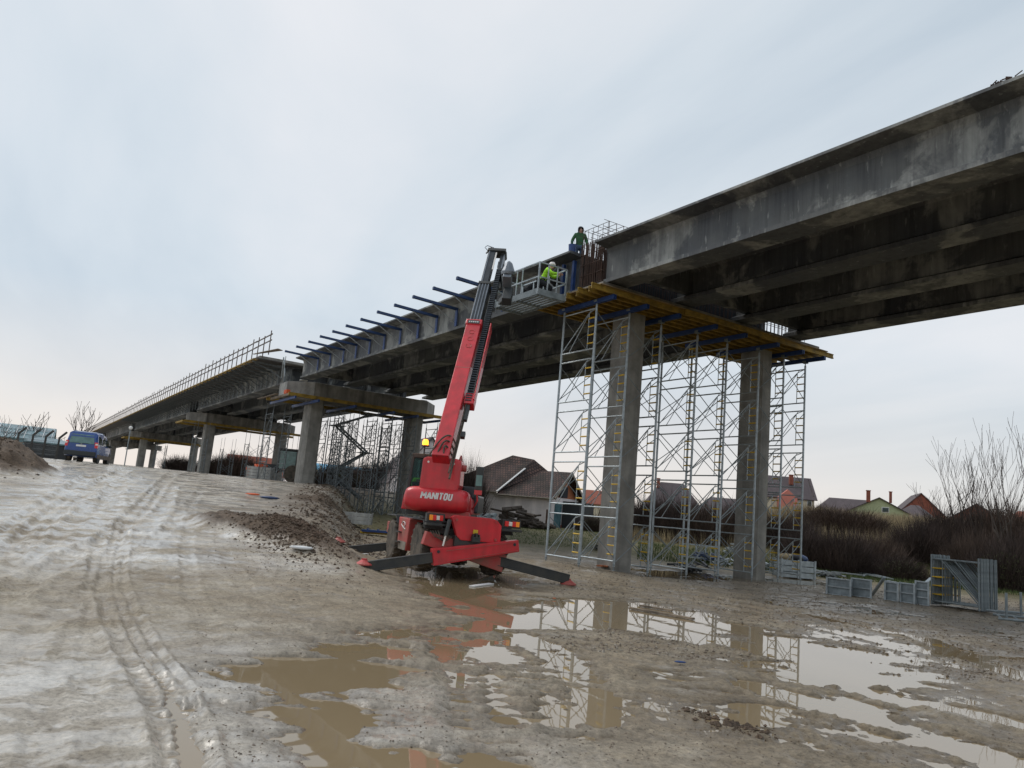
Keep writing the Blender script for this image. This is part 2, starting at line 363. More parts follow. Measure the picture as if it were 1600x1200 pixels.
RUT = [ # wheel tracks: pixel polyline, half width, depth
 ([(190, 820), (172, 870), (163, 920), (175, 965), (195, 1010), (225, 1060), (255, 1110), (275, 1160), (290, 1230)], .13, .065),
 ([(198, 815), (190, 860), (185, 905), (196, 950), (212, 985), (240, 1030), (275, 1080), (300, 1140), (315, 1230)], .10, .055),
 ([(152, 840), (150, 900), (150, 960), (142, 1020), (138, 1090)], .12, .03),
 ([(0, 875), (45, 835), (90, 795), (140, 765), (195, 735)], .25, .10), ([(0, 850), (60, 800), (110, 765), (140, 745)], .25, .08),
 ([(0, 940), (50, 905), (110, 870), (165, 845), (215, 800), (250, 760), (270, 740)], .22, .08),
 ([(170, 800), (175, 770), (185, 750)], .3, .06), ([(262, 760), (250, 790), (215, 830)], .3, .07),
 ([(60, 1200), (80, 1100), (110, 1010), (135, 940), (150, 880), (165, 820)], .11, .018), ([(0, 1040), (60, 985), (130, 930), (200, 880), (270, 820), (310, 770)], .14, .026), ([(0, 905), (70, 850), (150, 790), (215, 745)], .2, .04), ([(330, 1000), (300, 930), (290, 860), (300, 790), (320, 755)], .13, .02), ([(410, 960), (370, 900), (345, 850), (340, 800)], .13, .015),
 ([(820, 1000), (880, 1030), (905, 1080), (915, 1120)], .35, .05), ([(760, 1005), (800, 1040), (815, 1090), (820, 1130)], .3, .05),
 ([(700, 1000), (740, 1060), (750, 1120), (780, 1200)], .3, .05),
 ([(1180, 1075), (1300, 1110), (1450, 1150), (1600, 1210)], .3, .05), ([(1240, 1060), (1400, 1095), (1600, 1135)], .3, .05),
 ([(1100, 1000), (1250, 1040), (1400, 1100)], .25, .04), ([(860, 905), (1050, 925), (1250, 960), (1450, 1000), (1600, 1060)], .3, .05),
 ([(900, 920), (1100, 945), (1300, 985), (1500, 1030)], .3, .03),
]
FLOOD = [(px2([(330, 1010), (430, 985), (640, 985), (690, 1010), (760, 1200), (780, 1320), (520, 1320), (420, 1260), (370, 1150), (340, 1080)]), .030), (px2([(640, 985), (800, 965), (930, 1010), (1000, 1080), (960, 1200), (980, 1320), (760, 1320), (720, 1100)]), .021),
 (px2([(1000, 1010), (1180, 1030), (1420, 1090), (1620, 1120), (1640, 1290), (1300, 1260), (1130, 1150), (1000, 1080)]), .015), (px2([(1180, 930), (1400, 950), (1650, 1000), (1650, 1060), (1450, 1060), (1250, 1000)]), .013)]
RUTW = []
def seg_sd(px, py, P):
    best = np.full(px.shape, 1e9); ss = np.zeros(px.shape); sg = np.zeros(px.shape); acc = 0
    for (x0, y0), (x1, y1) in zip(P[:-1], P[1:]):
        dx, dy = x1-x0, y1-y0; L_ = math.hypot(dx, dy)+1e-9; t = np.clip(((px-x0)*dx+(py-y0)*dy)/(L_*L_), 0, 1); ex, ey_ = px-x0-t*dx, py-y0-t*dy; d = np.hypot(ex, ey_); k = d < best
        best = np.where(k, d, best); ss = np.where(k, acc+t*L_, ss); sg = np.where(k, np.sign(dx*ey_-dy*ex), sg); acc += L_
    return best, ss, sg
def ong(u, v, f=base_h, lo=3., hi=400.):
    d = ray(u, v); ts = np.concatenate([np.arange(2, 60, .1), np.arange(60, 400, 1.)])
    P = CAM[None]+d[None]*ts[:, None]; g = f(P[:, 0], P[:, 1]); k = np.where(P[:, 2] <= g)[0]
    if len(k) == 0: return atd(u, v, 60)
    return P[k[0]]
for pl, w, dp in RUT: RUTW.append(([tuple(ong(u, v)[:2]) for u, v in pl], w, dp))
H1 = ong(395, 838); H2 = ong(480, 862); H3 = ong(18, 735); H4 = ong(500, 790)
def ground_h(x, y, full=False):
    b = base_h(x, y); r = np.hypot(x, y)
    lft = sst(.02, .25, b)                                      # on the ramp
    amp = 1/(1+r*.004)
    n1 = fbm(x*.55, y*.55, 3, 11); n2 = fbm(x*2.3, y*2.3, 3, 21); n3 = fbm(x*9, y*9, 2, 31)
    ripple = vn(x*1.3+y*4.2, y*.9-x*.4, 41)*.5+vn(x*3+y*9, y*2-x, 43)*.5
    n4 = fbm(x*21, y*21, 2, 91)*np.clip(1.3-r/22, 0, 1); rg = (1-np.abs(fbm(x*4.3, y*4.3, 4, 71, .6))*3.2); ruff = sst(-.25, .25, fbm(x*.8, y*.8, 3, 81))
    h = b + .026*(1-.55*lft)+.026*n1*(1-.65*lft)+.016*n2*(1-.6*lft)+.010*n3+(.0035+.004*ruff)*n4+.014*rg*(.35+.65*ruff)*(1-.6*lft)-.006
    slurry = np.exp(-(((x+5.5)/5.5)**2+((y-1.2)/2.6)**2))        # smooth sludge lower left
    h = h-slurry*(.012*n2+.010*n1+.006*n3+.011*rg)+.016*slurry
    m = heap(x, y, H1[0]-1.0, H1[1]+.2, 3.6, 1.5, math.atan2(H2[1]-H1[1], H2[0]-H1[0]), .36, 3)
    m = m+heap(x, y, H2[0]-1, H2[1]+.2, 2.6, 1.4, .3, .30, 4)+heap(x, y, H3[0]-2.2, H3[1]-1.2, 6.0, 3.0, .1, 1.2, 6)+heap(x, y, H4[0]-2, H4[1]+.3, 4.5, 1.8, -.6, .16, 8)
    lump = sst(.02, .3, m)
    h = h+m+lump*(.10*fbm(x*1.7, y*1.7, 4, 51)+.05*fbm(x*6, y*6, 2, 57))
    ye = np.interp(-x, EX, EY); edge = np.exp(-((y-ye-1.3)/1.8)**2)*sst(.3, 1.2, np.interp(-x, RX, RZ))
    h = h+edge*(.22*fbm(x*1.2, y*1.2, 4, 61)+.05*n3)
    rutm = np.zeros_like(h)
    for P, w, dp in RUTW:
        d0, s_, sg_ = seg_sd(x, y, P); d = np.abs(d0+.03*n2*sg_); k = 1/(1+(d/w)**6); rim = np.exp(-((d-w*1.45)/(w*.38))**2)
        tr_ = np.tanh(2.2*np.sin(s_*2*math.pi/(.16 if w < .2 else .30)+d0/w*1.6*sg_*0+d0/w*1.5)); lug = np.where(d < w*.9, 1., 0.)*(.5+.5*sst(-.3, .2, n1)); h = h-dp*k*.62*(1+.42*tr_*lug)+dp*.38*rim*(1+.9*n2+.7*n3); rutm = np.maximum(rutm, k)
    wet = np.zeros_like(h)
    uu = x*rgt0.x+y*rgt0.y; vv = -x*rgt0.y+y*rgt0.x; fing = fbm(uu*.75, vv*3.4, 4, 101)
    for P, dp in FLOOD:
        sd = poly_sd(x, y, P)+.3*n1; k = 1-sst(-.6, .5, sd); h = h-dp*k*sst(-.35, .15, fing); wet = np.maximum(wet, .55*k)
    for P, dp in PUD:
        xs = [p[0] for p in P]; ys = [p[1] for p in P]
        sel = (x > min(xs)-1.5) & (x < max(xs)+1.5) & (y > min(ys)-1.5) & (y < max(ys)+1.5)
        if not sel.any(): continue
        sd = poly_sd(x[sel], y[sel], P)+.20*n2[sel]+.10*n1[sel]+.10*n3[sel]-.08*rg[sel]-.75*fing[sel]
        k = 1-sst(-.42, .16, sd); h[sel] = np.minimum(h[sel], h[sel]*(1-k)+(-.012-dp*.28+.022*n2[sel]+.035*n1[sel]+.55*(h[sel]-b[sel]-.028))*k); wet[sel] = np.maximum(wet[sel], 1-sst(0, .8, sd))
    if full: return h, lft, np.clip(lump+np.exp(-((y-ye-.2)/2.4)**2)*sst(.5, 1.3, np.interp(-x, RX, RZ))*(.75+.5*n1), 0, 1), rutm, wet, slurry, n1, n2
    return h
def gz(x, y): return float(ground_h(np.array([float(x)]), np.array([float(y)]))[0])
def mk_ground():
    az0 = 147.6; a_f = np.arange(az0-42, az0+42, .115); a_c = np.arange(az0+42, az0+318, 4.)
    az = np.radians(np.concatenate([a_f, a_c])); r = [.7]
    while r[-1] < 60: r.append(r[-1]*1.0065)
    while r[-1] < 260: r.append(r[-1]*1.012)
    while r[-1] < 4200: r.append(r[-1]*1.15)
    r = np.array(r); A, Rr = np.meshgrid(az, r); x = (Rr*np.cos(A)).ravel(); y = (Rr*np.sin(A)).ravel(); n = len(az); m = len(r)
    h, lft, lump, rutm, wet, slurry, n1, n2 = ground_h(x, y, True)
    far = sst(150, 400, np.hypot(x, y)); h = h*(1-far)+far*3.2
    v = np.column_stack([x, y, h]); v = np.vstack([v, [[0, 0, 0.03]]])
    i, j = np.meshgrid(np.arange(m-1), np.arange(n), indexing='ij'); a = (i*n+j).ravel(); b = (i*n+(j+1) % n).ravel()
    q = np.column_stack([a, b, b+n, a+n]); t = np.column_stack([np.full(n, len(v)-1), (np.arange(n)+1) % n, np.arange(n)])
    me = bpy.data.meshes.new('ground'); me.vertices.add(len(v)); me.vertices.foreach_set('co', v.ravel())
    nl = q.size+t.size; me.loops.add(nl); me.loops.foreach_set('vertex_index', np.concatenate([q.ravel(), t.ravel()]).astype(np.int32))
    me.polygons.add(len(q)+len(t)); st = np.concatenate([np.arange(len(q))*4, q.size+np.arange(len(t))*3]).astype(np.int32)
    me.polygons.foreach_set('loop_start', st); me.update(calc_edges=True)
    me.polygons.foreach_set('use_smooth', [True]*len(me.polygons))
    rr = np.hypot(x, y); azd = np.degrees(np.arctan2(y, x)) % 360
    ye = np.interp(-x, EX, EY); grass = sst(36, 44, rr)*sst(0, 3, y-ye)
    col = me.color_attributes.new('mask', 'FLOAT_COLOR', 'POINT')
    pale = np.clip(lft*(1-sst(-1.5, 3.5, y-ye+2.5*n1))+slurry*1.3, 0, 1)
    arr = np.ones((len(v), 4)); arr[:-1, 0] = pale; arr[:-1, 1] = np.clip(lump, 0, 1); arr[:-1, 2] = grass; arr[:-1, 3] = np.clip(wet*.9, 0, 1)
    col.data.foreach_set('color', arr.ravel())
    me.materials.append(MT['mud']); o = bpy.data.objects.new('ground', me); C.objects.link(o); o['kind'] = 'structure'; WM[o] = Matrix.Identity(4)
def mk_mud():
    m = bpy.data.materials.new('mud'); MT['mud'] = m; m.use_nodes = True; nt = m.node_tree; b = nt.nodes['Principled BSDF']; L = nt.links.new; N = nt.nodes.new
    tc = N('ShaderNodeTexCoord'); at = N('ShaderNodeAttribute'); at.attribute_name = 'mask'; sp_ = N('ShaderNodeSeparateColor'); L(at.outputs['Color'], sp_.inputs[0])
    def nz(sc, det=6, ro=.6, scale3=None, dist=0.):
        n = N('ShaderNodeTexNoise'); n.inputs['Detail'].default_value = det; n.inputs['Roughness'].default_value = ro; n.inputs['Scale'].default_value = sc; n.inputs['Distortion'].default_value = dist
        if scale3:
            mp = N('ShaderNodeMapping'); L(tc.outputs['Object'], mp.inputs[0]); mp.inputs['Scale'].default_value = scale3; mp.inputs['Rotation'].default_value = (0, 0, .5); L(mp.outputs[0], n.inputs['Vector'])
        else: L(tc.outputs['Object'], n.inputs['Vector'])
        return n.outputs['Fac']
    def ramp(s, stops):
        r = N('ShaderNodeValToRGB'); L(s, r.inputs[0]); e = r.color_ramp.elements
        f = lambda c: (*c, 1) if isinstance(c, tuple) else (c, c, c, 1)
        e[0].position, e[0].color = stops[0][0], f(stops[0][1]); e[1].position, e[1].color = stops[-1][0], f(stops[-1][1])
        for p, c in stops[1:-1]: k = e.new(p); k.color = f(c)
        return r.outputs[0]
    def mix(a, bb, f, mode='MIX'):
        mm = N('ShaderNodeMix'); mm.data_type = 'RGBA'; mm.blend_type = mode
        if isinstance(f, (int, float)): mm.inputs['Factor'].default_value = f
        else: L(f, mm.inputs['Factor'])
        L(a, mm.inputs['A']); L(bb, mm.inputs['B']); return mm.outputs['Result']
    def math_(op, a, bb):
        k = N('ShaderNodeMath'); k.operation = op; k.use_clamp = True
        for i, q in enumerate((a, bb)):
            if isinstance(q, (int, float)): k.inputs[i].default_value = q
            else: L(q, k.inputs[i])
        return k.outputs[0]
    nA = nz(.6, 5); nB = nz(3.5, 9, .68); nC = nz(19, 8, .75); nD = nz(60, 5, .7)
    mud = mix(ramp(nA, [(.32, (.225, .178, .122)), (.68, (.325, .275, .203))]), ramp(nB, [(.33, (.66, .66, .66)), (.52, (1, 1, 1)), (.70, (1.25, 1.24, 1.2))]), .85, 'MULTIPLY')
    pale = mix(ramp(nA, [(.35, (.37, .325, .27)), (.65, (.61, .57, .51))]), ramp(nB, [(.32, (.68, .66, .64)), (.6, (1.1, 1.1, 1.1))]), .7, 'MULTIPLY')
    dark = mix(ramp(nB, [(.3, (.055, .037, .025)), (.62, (.135, .093, .062)), (.75, (.22, .175, .13))]), ramp(nC, [(.3, .55), (.7, 1.3)]), .8, 'MULTIPLY')
    grs = ramp(nB, [(.35, (.06, .07, .022)), (.55, (.13, .11, .05)), (.7, (.22, .18, .10))])
    c = mix(mud, pale, math_('MULTIPLY', sp_.outputs[0], ramp(nz(1.2, 5, .6, (1, .45, 1)), [(.36, .25), (.56, 1.)])))
    c = mix(c, dark, sp_.outputs[1]); c = mix(c, grs, sp_.outputs[2])
    c = mix(c, ramp(nC, [(.30, .42), (.5, 1.0), (.72, 1.38)]), .9, 'MULTIPLY'); c = mix(c, ramp(nD, [(.34, .62), (.46, 1.0)]), .7, 'MULTIPLY'); c = mix(c, ramp(at.outputs['Alpha'], [(0., 1.), (1., .72)]), 1.0, 'MULTIPLY')
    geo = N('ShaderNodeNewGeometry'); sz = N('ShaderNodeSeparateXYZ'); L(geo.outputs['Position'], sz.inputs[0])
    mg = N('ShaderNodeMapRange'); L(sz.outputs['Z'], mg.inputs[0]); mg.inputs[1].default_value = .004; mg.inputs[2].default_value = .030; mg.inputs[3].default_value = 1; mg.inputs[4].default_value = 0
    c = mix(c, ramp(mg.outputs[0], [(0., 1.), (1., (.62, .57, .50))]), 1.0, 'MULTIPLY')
    L(c, b.inputs['Base Color'])
    # wet film: smooth patches between rougher clods
    film = math_('MAXIMUM', ramp(nz(1.9, 9, .7, (1, .6, 1), .5), [(.46, 0.), (.53, 1.)]), math_('MULTIPLY', at.outputs['Alpha'], .7))
    film = math_('MULTIPLY', film, math_('MAXIMUM', math_('MULTIPLY', sp_.outputs[0], 1.0), ramp(nz(.9, 6, .65), [(.50, .12), (.62, .8)]))); film = math_('MAXIMUM', film, math_('MULTIPLY', mg.outputs[0], .75)); film = math_('MULTIPLY', film, math_('SUBTRACT', 1.0, math_('MAXIMUM', sp_.outputs[1], sp_.outputs[2])))
    rr = N('ShaderNodeMapRange'); L(film, rr.inputs[0]); rr.inputs[3].default_value = .78; rr.inputs[4].default_value = .33; L(rr.outputs[0], b.inputs['Roughness'])
    b.inputs['IOR'].default_value = 1.38
    L(math_('MULTIPLY', film, math_('ADD', .6, math_('MULTIPLY', sp_.outputs[0], .4))), b.inputs['Coat Weight']); b.inputs['Coat Roughness'].default_value = .11; b.inputs['Coat IOR'].default_value = 1.33
    h1 = math_('MULTIPLY', nB, .55); h2 = math_('MULTIPLY', nC, .35); hh = math_('ADD', math_('ADD', h1, h2), math_('MULTIPLY', nD, .10))
    bp = N('ShaderNodeBump'); bp.inputs['Distance'].default_value = .07; L(hh, bp.inputs['Height'])
    st = N('ShaderNodeMapRange'); L(film, st.inputs[0]); st.inputs[3].default_value = 1.0; st.inputs[4].default_value = .42; L(st.outputs[0], bp.inputs['Strength'])
    L(bp.outputs[0], b.inputs['Normal'])
    bc_ = N('ShaderNodeBump'); bc_.inputs['Distance'].default_value = .05; bc_.inputs['Strength'].default_value = .16; L(hh, bc_.inputs['Height']); L(bc_.outputs[0], b.inputs['Coat Normal'])
mk_mud(); mk_ground()
def mk_water():
    m = bpy.data.materials.new('muddy_water'); MT['muddy_water'] = m; m.use_nodes = True; nt = m.node_tree; b = nt.nodes['Principled BSDF']; L = nt.links.new; N = nt.nodes.new
    b.inputs['Base Color'].default_value = (.25, .19, .115, 1); b.inputs['Roughness'].default_value = .015; b.inputs['IOR'].default_value = 1.42
    n = N('ShaderNodeTexNoise'); n.inputs['Scale'].default_value = 2.2; n.inputs['Detail'].default_value = 2; tc = N('ShaderNodeTexCoord'); L(tc.outputs['Object'], n.inputs['Vector'])
    bp = N('ShaderNodeBump'); bp.inputs['Strength'].default_value = .03; bp.inputs['Distance'].default_value = .02; L(n.outputs['Fac'], bp.inputs['Height']); L(bp.outputs[0], b.inputs['Normal'])
    w = MB(); w.add([(6, -6, .002), (6, 32, .002), (-34, 32, .002), (-34, -6, .002)], [(0, 1, 2, 3)])
    o = w.build('puddle_water', 'muddy_water'); o['kind'] = 'structure'
mk_water()
# ------------------------------------------------------------------ the bridge
bridge = empty('bridge', (-22, 21.5, 0), 0, 'long unfinished concrete road viaduct on paired columns crossing the whole muddy site', 'bridge')
GY = [16.72, 19.98, 23.25, 26.45]     # beam centre lines
ZB, ZT = 10.0, 11.42
def beam_section(yc, sgn=1):
    # outline (y, z): bottom flange .93 wide, web .24, top flange 1.75 wide
    P = [(-.465, 0), (.465, 0), (.465, .14), (.13, .34), (.13, 1.16), (.30, 1.28), (.98, 1.345), (.98, 1.42), (-.98, 1.42), (-.98, 1.345), (-.42, 1.27), (-.36, 1.10), (-.36, .16), (-.465, .13)] if sgn == 2 else \
        [(-.465, 0), (.465, 0), (.465, .14), (.14, .30), (.14, 1.14), (.34, 1.28), (.98, 1.345), (.98, 1.42), (-.98, 1.42), (-.98, 1.345), (-.34, 1.28), (-.14, 1.14), (-.14, .30), (-.465, .14)]
    return [(yc+a, ZB+b) for a, b in P]
def beam(x0, x1, yc, z0=0):
    edge = yc == GY[0]
    s = beam_section(yc, 2 if edge else 1); m = MB(); n = max(1, int((x1-x0)/4)); k = len(s)
    for i in range(n+1):
        x = x0+(x1-x0)*i/n; m.v += [(x, a, b+z0) for a, b in s]
    for i in range(n):
        for j in range(k): m.f.append((i*k+j, i*k+(j+1) % k, (i+1)*k+(j+1) % k, (i+1)*k+j)); m.m.append(0)
    m.f.append(tuple(range(k))); m.f.append(tuple(n*k+j for j in reversed(range(k)))); m.m += [0, 0]
    return m.build('girder', 'precast', bridge, bevel=0.0)
SP = [(-20.25, 14.0), (-53.9, -21.65), (-90.6, -58.2), (-142.6, -95.2), (-190, -147), (-240, -193)]
for x0, x1 in SP:
    for yc in GY: beam(x0, x1, yc)
# cross diaphragms between the beams near each bearing
for x in (-19.6, -22.6, -53.2, -58.9, -89.9, -95.9, -3):
    m = MB()
    for a, b in zip(GY[:-1], GY[1:]): m.span((x-.12, a+.15, 10.25), (x+.12, b-.15, 11.25))
    m.build('diaphragm', 'precast', bridge)
# slab pieces laid between the top flanges
for x0, x1 in SP:
    m = MB()
    for a, b in zip(GY[:-1], GY[1:]): m.span((x0+.2, a+.95, 11.36), (x1-.2, b-.95, 11.415))
    m.build('slab_panel', 'soffit_board', bridge)
# concrete deck, cantilever slab and edge formwork on the finished part
m = MB(); m.span((-240, 14.0, 11.43), (-57.0, 29.2, 11.62)); m.build('deck_slab', 'concrete_cap', bridge)
def column(x, y, z0, z1, lx=1.2, ly=.78):
    c = .12; P = [(-lx/2+c, -ly/2), (lx/2-c, -ly/2), (lx/2, -ly/2+c), (lx/2, ly/2-c), (lx/2-c, ly/2), (-lx/2+c, ly/2), (-lx/2, ly/2-c), (-lx/2, -ly/2+c)]
    m = MB(); zs = [z0, 2.05, 2.075, 5.1, 5.125, 8.1, 8.125, z1]; zs = [z for z in zs if z0 <= z <= z1]
    k = len(P)
    for i, z in enumerate(zs):
        q = .985 if abs(z*1000 % 25-0) > 99 else 1.
        m.v += [(x+a*q, y+b*q, z) for a, b in P]
    for i in range(len(zs)-1):
        for j in range(k): m.f.append((i*k+j, i*k+(j+1) % k, (i+1)*k+(j+1) % k, (i+1)*k+j)); m.m.append(0)
    m.f.append(tuple(reversed(range(k)))); m.f.append(tuple((len(zs)-1)*k+j for j in range(k))); m.m += [0, 0]
    for z in (2.06, 5.11, 8.11):      # faint lift joints
        if z0 < z < z1: m.prism([(a*1.012, b*1.018) for a, b in P], (x, y, z-.012), (1, 0, 0), (0, 1, 0), (0, 0, 1), .024)
    return m.build('column', 'concrete_column', bridge)
for y in (18.85, 26.2): column(-21.75, y, -.4, 9.72)
def cap(xc, w=3.4, y0=16.0, y1=28.2, z0=8.85):
    P = [(xc-w/2, y0), (xc+.1, y0), (xc+w/2, y0+1.5), (xc+w/2, y1-1.5), (xc+.1, y1), (xc-w/2, y1)]
    m = MB(); m.prism(P, (0, 0, z0), (1, 0, 0), (0, 1, 0), (0, 0, 1), 9.93-z0); m.build('pier_cap', 'concrete_cap', bridge, bevel=.03)
    m = MB()
    for yc in GY:
        for s in (-1, 1): m.span((xc+s*(w/2-.35)-.2, yc-.25, 9.93), (xc+s*(w/2-.35)+.2, yc+.25, 9.998))
    m.build('bearing_pads', 'concrete_pale', bridge)
cap(-56.0, 3.6); cap(-92.9, 4.0); cap(-144.8, 3.6, z0=9.0); cap(-191.5, 3.6)
m = MB(); m.span((-57.78, 15.955, 8.87), (-55.95, 15.998, 9.9)); m.build('pale_end_face', 'concrete_pale', bridge)
for xc, zz in ((-56.3, 1.), (-92.6, 2.4), (-144.8, 3.2), (-191.5, 3.5)):
    for y in (18.3, 26.6): column(xc, y, zz, 9.1, 1.5, 1.1)
# rebar cage of the crosshead being built between the spans
cage = empty('rebar_cage', (-22, 22, 9.9), 0, 'rusty reinforcement cage of upright bars standing between two bridge spans', 'rebar cage')
m = MB()
for i in range(24):
    x = -21.6+i*.055+random.uniform(-.02, .02)+random.uniform(-.02, .02)
    for y in (16.25, 16.45, 16.8): m.tube([(x, y, 9.88), (x+random.uniform(-.05, .05), y+random.uniform(-.03, .03), 10.7), (x+random.uniform(-.03, .03), y, 11.75)], .016, 4)
for y in np.arange(16.8, 27.8, .24):
    for x in (-20.4, -20.8, -21.2, -21.58): m.tube([(x+random.uniform(-.03, .03), y, 9.88), (x, y, 11.7)], .014, 3)
m.build('upright_bars', 'rebar', cage)
m = MB(); m.span((-21.1, 16.9, 9.975), (-21.04, 25.6, 11.55)); m.build('stop_board', 'dark_cloth', cage)
m = MB()
for z in (10.1, 10.5, 10.9, 11.3, 11.65):
    m.rod((-21.62, 16.22, z), (-20.3, 16.22, z), .011, 4)
    for x in (-20.45, -21.58): m.rod((x, 16.2, z), (x, 27.9, z), .011, 4)
m.build('level_bars', 'rebar', cage)
m = MB()
for i in range(9):
    y = 16.55+i*.34
    m.tube([(-21.9, y, 11.5), (-21.9, y, 12.45), (-20.5, y, 12.45), (-20.5, y, 11.4)], .015, 4)
for z in (11.95, 12.2, 12.45):
    for x in (-21.9, -21.2, -20.5): m.rod((x, 16.3, z), (x, 19.6, z), .010, 4)
for i in range(6): m.rod((-21.9+i*.28, 16.5, 11.5), (-21.9+i*.28, 16.5, 12.42), .011, 4)
m.build('hoop_bars', 'rebar', cage)
# ------------------------------------------------------------------ timber platform carrying the crosshead formwork
plat = empty('formwork_platform', (-21.7, 22.2, 9.4), 0, 'broad platform of yellow timber beams and plywood under the crosshead at the tall scaffold', 'formwork platform')
m = MB(); m.span((-23.5, 15.85, 9.80), (-19.85, 28.5, 9.83)); m.build('plywood_deck', 'plywood', plat)
m = MB(); m.span((-23.3, 16.05, 9.832), (-20.0, 28.1, 9.97)); m.build('concrete_form_base', 'concrete_cap', plat)
xs = [-19.95, -20.35, -20.75, -21.15, -21.6, -22.05, -22.5, -22.95, -23.4, -23.8]
for i, x in enumerate(xs):
    st = random.uniform(-.25, .1) + (0 if i < 7 else -.75); sag = random.uniform(-.02, .02)
    for a, b, dx in ((15.75+st, 20.3, 0), (19.9, 24.6, .11), (24.2, 28.75+random.uniform(-.3, .3), 0)):
        t = MB()
        for z0, z1, w in ((9.59, 9.64, .08), (9.64, 9.75, .035), (9.75, 9.79, .08)): t.span((x+dx-w/2, a, z0+sag*.3), (x+dx+w/2, b, z1+sag*.3))
        t.build('timber_beam', 'timber_yellow', plat)
# scaffold rows at pier one
ROWS = [(16.5, .2), (18.05, .16), (19.65, .02), (21.6, 0), (23.3, 0), (25.25, 0), (26.85, 0), (28.3, 0)]
for y, z in ROWS:
    t = MB()
    for s in (-.045, .045): t.span((-23.1, y+s-.02, 9.41), (-19.85, y+s+.02, 9.575))
    t.build('waler', 'blue_paint', plat)
# ------------------------------------------------------------------ scaffold parts
FW, FH, LIFT = 1.9, 1.5, 1.83
def frame_mb():
    m = MB(); r = .042
    m.rod((0, 0, -.16), (0, 0, LIFT-.16), r, 8); m.rod((FW, 0, -.16), (FW, 0, LIFT-.16), r, 8)
    m.rod((0, 0, .02), (FW, 0, .02), .028, 6); m.rod((0, 0, FH), (FW, 0, FH), .028, 6)
    m.rod((FW-.40, 0, .02), (FW-.40, 0, FH-.12), .017, 6); m.rod((FW-.40, 0, FH-.12), (FW-.02, 0, FH), .017, 5)
    m.rod((FW-.42, 0, FH-.14), (.03, 0, .10), .019, 5); m.rod((FW-.30, 0, FH-.02), (.45, 0, .04), .015, 5)
    for z in (-.14, FH+.12): 
        for x in (0, FW): m.lathe((x, 0, z), (0, 0, 1), [(.037, 0), (.037, .05)], 8)
    return m
def rungs_mb():
    m = MB()
    for k in range(4): m.rod((FW-.40, 0, .24+.31*k), (FW-.02, 0, .24+.31*k), .027, 6)
    return m
FR0 = frame_mb(); RG0 = rungs_mb()
def mesh_of(mb, name, mn):
    o = mb.build(name, mn, None); me = o.data; bpy.data.objects.remove(o); return me
ME_FD = mesh_of(FR0, 'frame', 'steel_dark'); ME_RD = mesh_of(RG0, 'ladder_rungs', 'steel_dark')  # darker copies for far towers: their backlit look against the sky, put into colour
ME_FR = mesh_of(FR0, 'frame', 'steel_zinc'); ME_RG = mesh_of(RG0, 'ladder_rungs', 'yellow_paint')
def link(name, me, parent, loc=(0, 0, 0), rz=0., scale=None):
    o = bpy.data.objects.new(name, me); C.objects.link(o); o.parent = parent; o.location = loc; o.rotation_euler = (0, 0, rz)
    if scale: o.scale = scale
    return o
def brace_me(dy, far=False):
    m = MB()
    m.rod((0, 0, .12), (0, dy, FH-.12), .015, 5); m.rod((0, 0, FH-.12), (0, dy, .12), .015, 5); m.box((0, dy/2, FH/2), (.02, .05, .05))
    return mesh_of(m, 'cross_brace', 'steel_zinc_dull')
def jack_mb(h):
    m = MB(); m.rod((0, 0, 0), (0, 0, h), .019, 6); m.span((-.08, -.08, 0), (.08, .08, .012)); m.lathe((0, 0, h*.55), (0, 0, 1), [(.05, 0), (.05, .04)], 8); return m
def tower(name, x, y0, y1, z0, z1, lifts, label, group, frame_mat=None, rx=0, simple=False, gz0=None):
    """two frames per lift, standing along x, joined by cross braces"""
    root = empty(name, (x, y0, z0), rx, label, 'scaffold tower', group)
    hj = .30; dy = y1-y0; bme = brace_me(dy)
    top = hj+lifts*LIFT-.16
    for L_ in range(lifts):
        zz = hj+.0+L_*LIFT+.0
        for k, yy in enumerate((0, dy)):
            f = link('frame', ME_FD if simple else ME_FR, root, (0, yy, zz)); link('ladder_rungs', ME_RD if simple else ME_RG, f)
        link('cross_brace', bme, root, (0, 0, zz)); link('cross_brace', bme, root, (FW, 0, zz))
    if not simple:
        jm = mesh_of(jack_mb(hj+.02), 'base_jack', 'steel_zinc_dull'); hh = (z1-z0)-top
        um = MB(); um.rod((0, 0, -.15), (0, 0, max(.08, hh-.05)), .019, 6); um.span((-.09, -.08, max(.05, hh-.05)), (.09, .08, max(.06, hh-.035)))
        for s in (-1, 1): um.span((-.09, s*.085-.004, max(.06, hh-.035)), (.09, s*.085+.004, max(.06, hh)+.06))
        um = mesh_of(um, 'forked_head', 'steel_zinc_dull')
        for xx in (0, FW):
            for yy in (0, dy): link('base_jack', jm, root, (xx, yy, 0)); link('forked_head', um, root, (xx, yy, top))
    else:
        m = MB(); m.rod((0, 0, -.4), (0, 0, hj), .02, 5); jm = mesh_of(m, 'base_jack', 'steel_dark'); m = MB(); m.rod((0, 0, top), (0, 0, z1-z0), .02, 5); um = mesh_of(m, 'head_jack', 'steel_dark')
        for xx in (0, FW):
            for yy in (0, dy): link('base_jack', jm, root, (xx, yy, 0)); link('head_jack', um, root, (xx, yy, 0))
    return root
GA = 'scaffold towers around the two tall columns'
labs = ['scaffold tower of grey frames in front of the tall left column nearest the red lift', 'scaffold tower just right of the tall left column', 'scaffold tower in the middle between the columns reaching the right column', 'outermost right scaffold tower beyond the tall right column']
for i in range(4):
    (ya, za), (yb, zb) = ROWS[2*i], ROWS[2*i+1]
    z0 = min(za, zb)-.02
    tower('scaffold_tower', -22.72, ya, yb, z0, 9.41, 5 if i else 5, labs[i], GA)
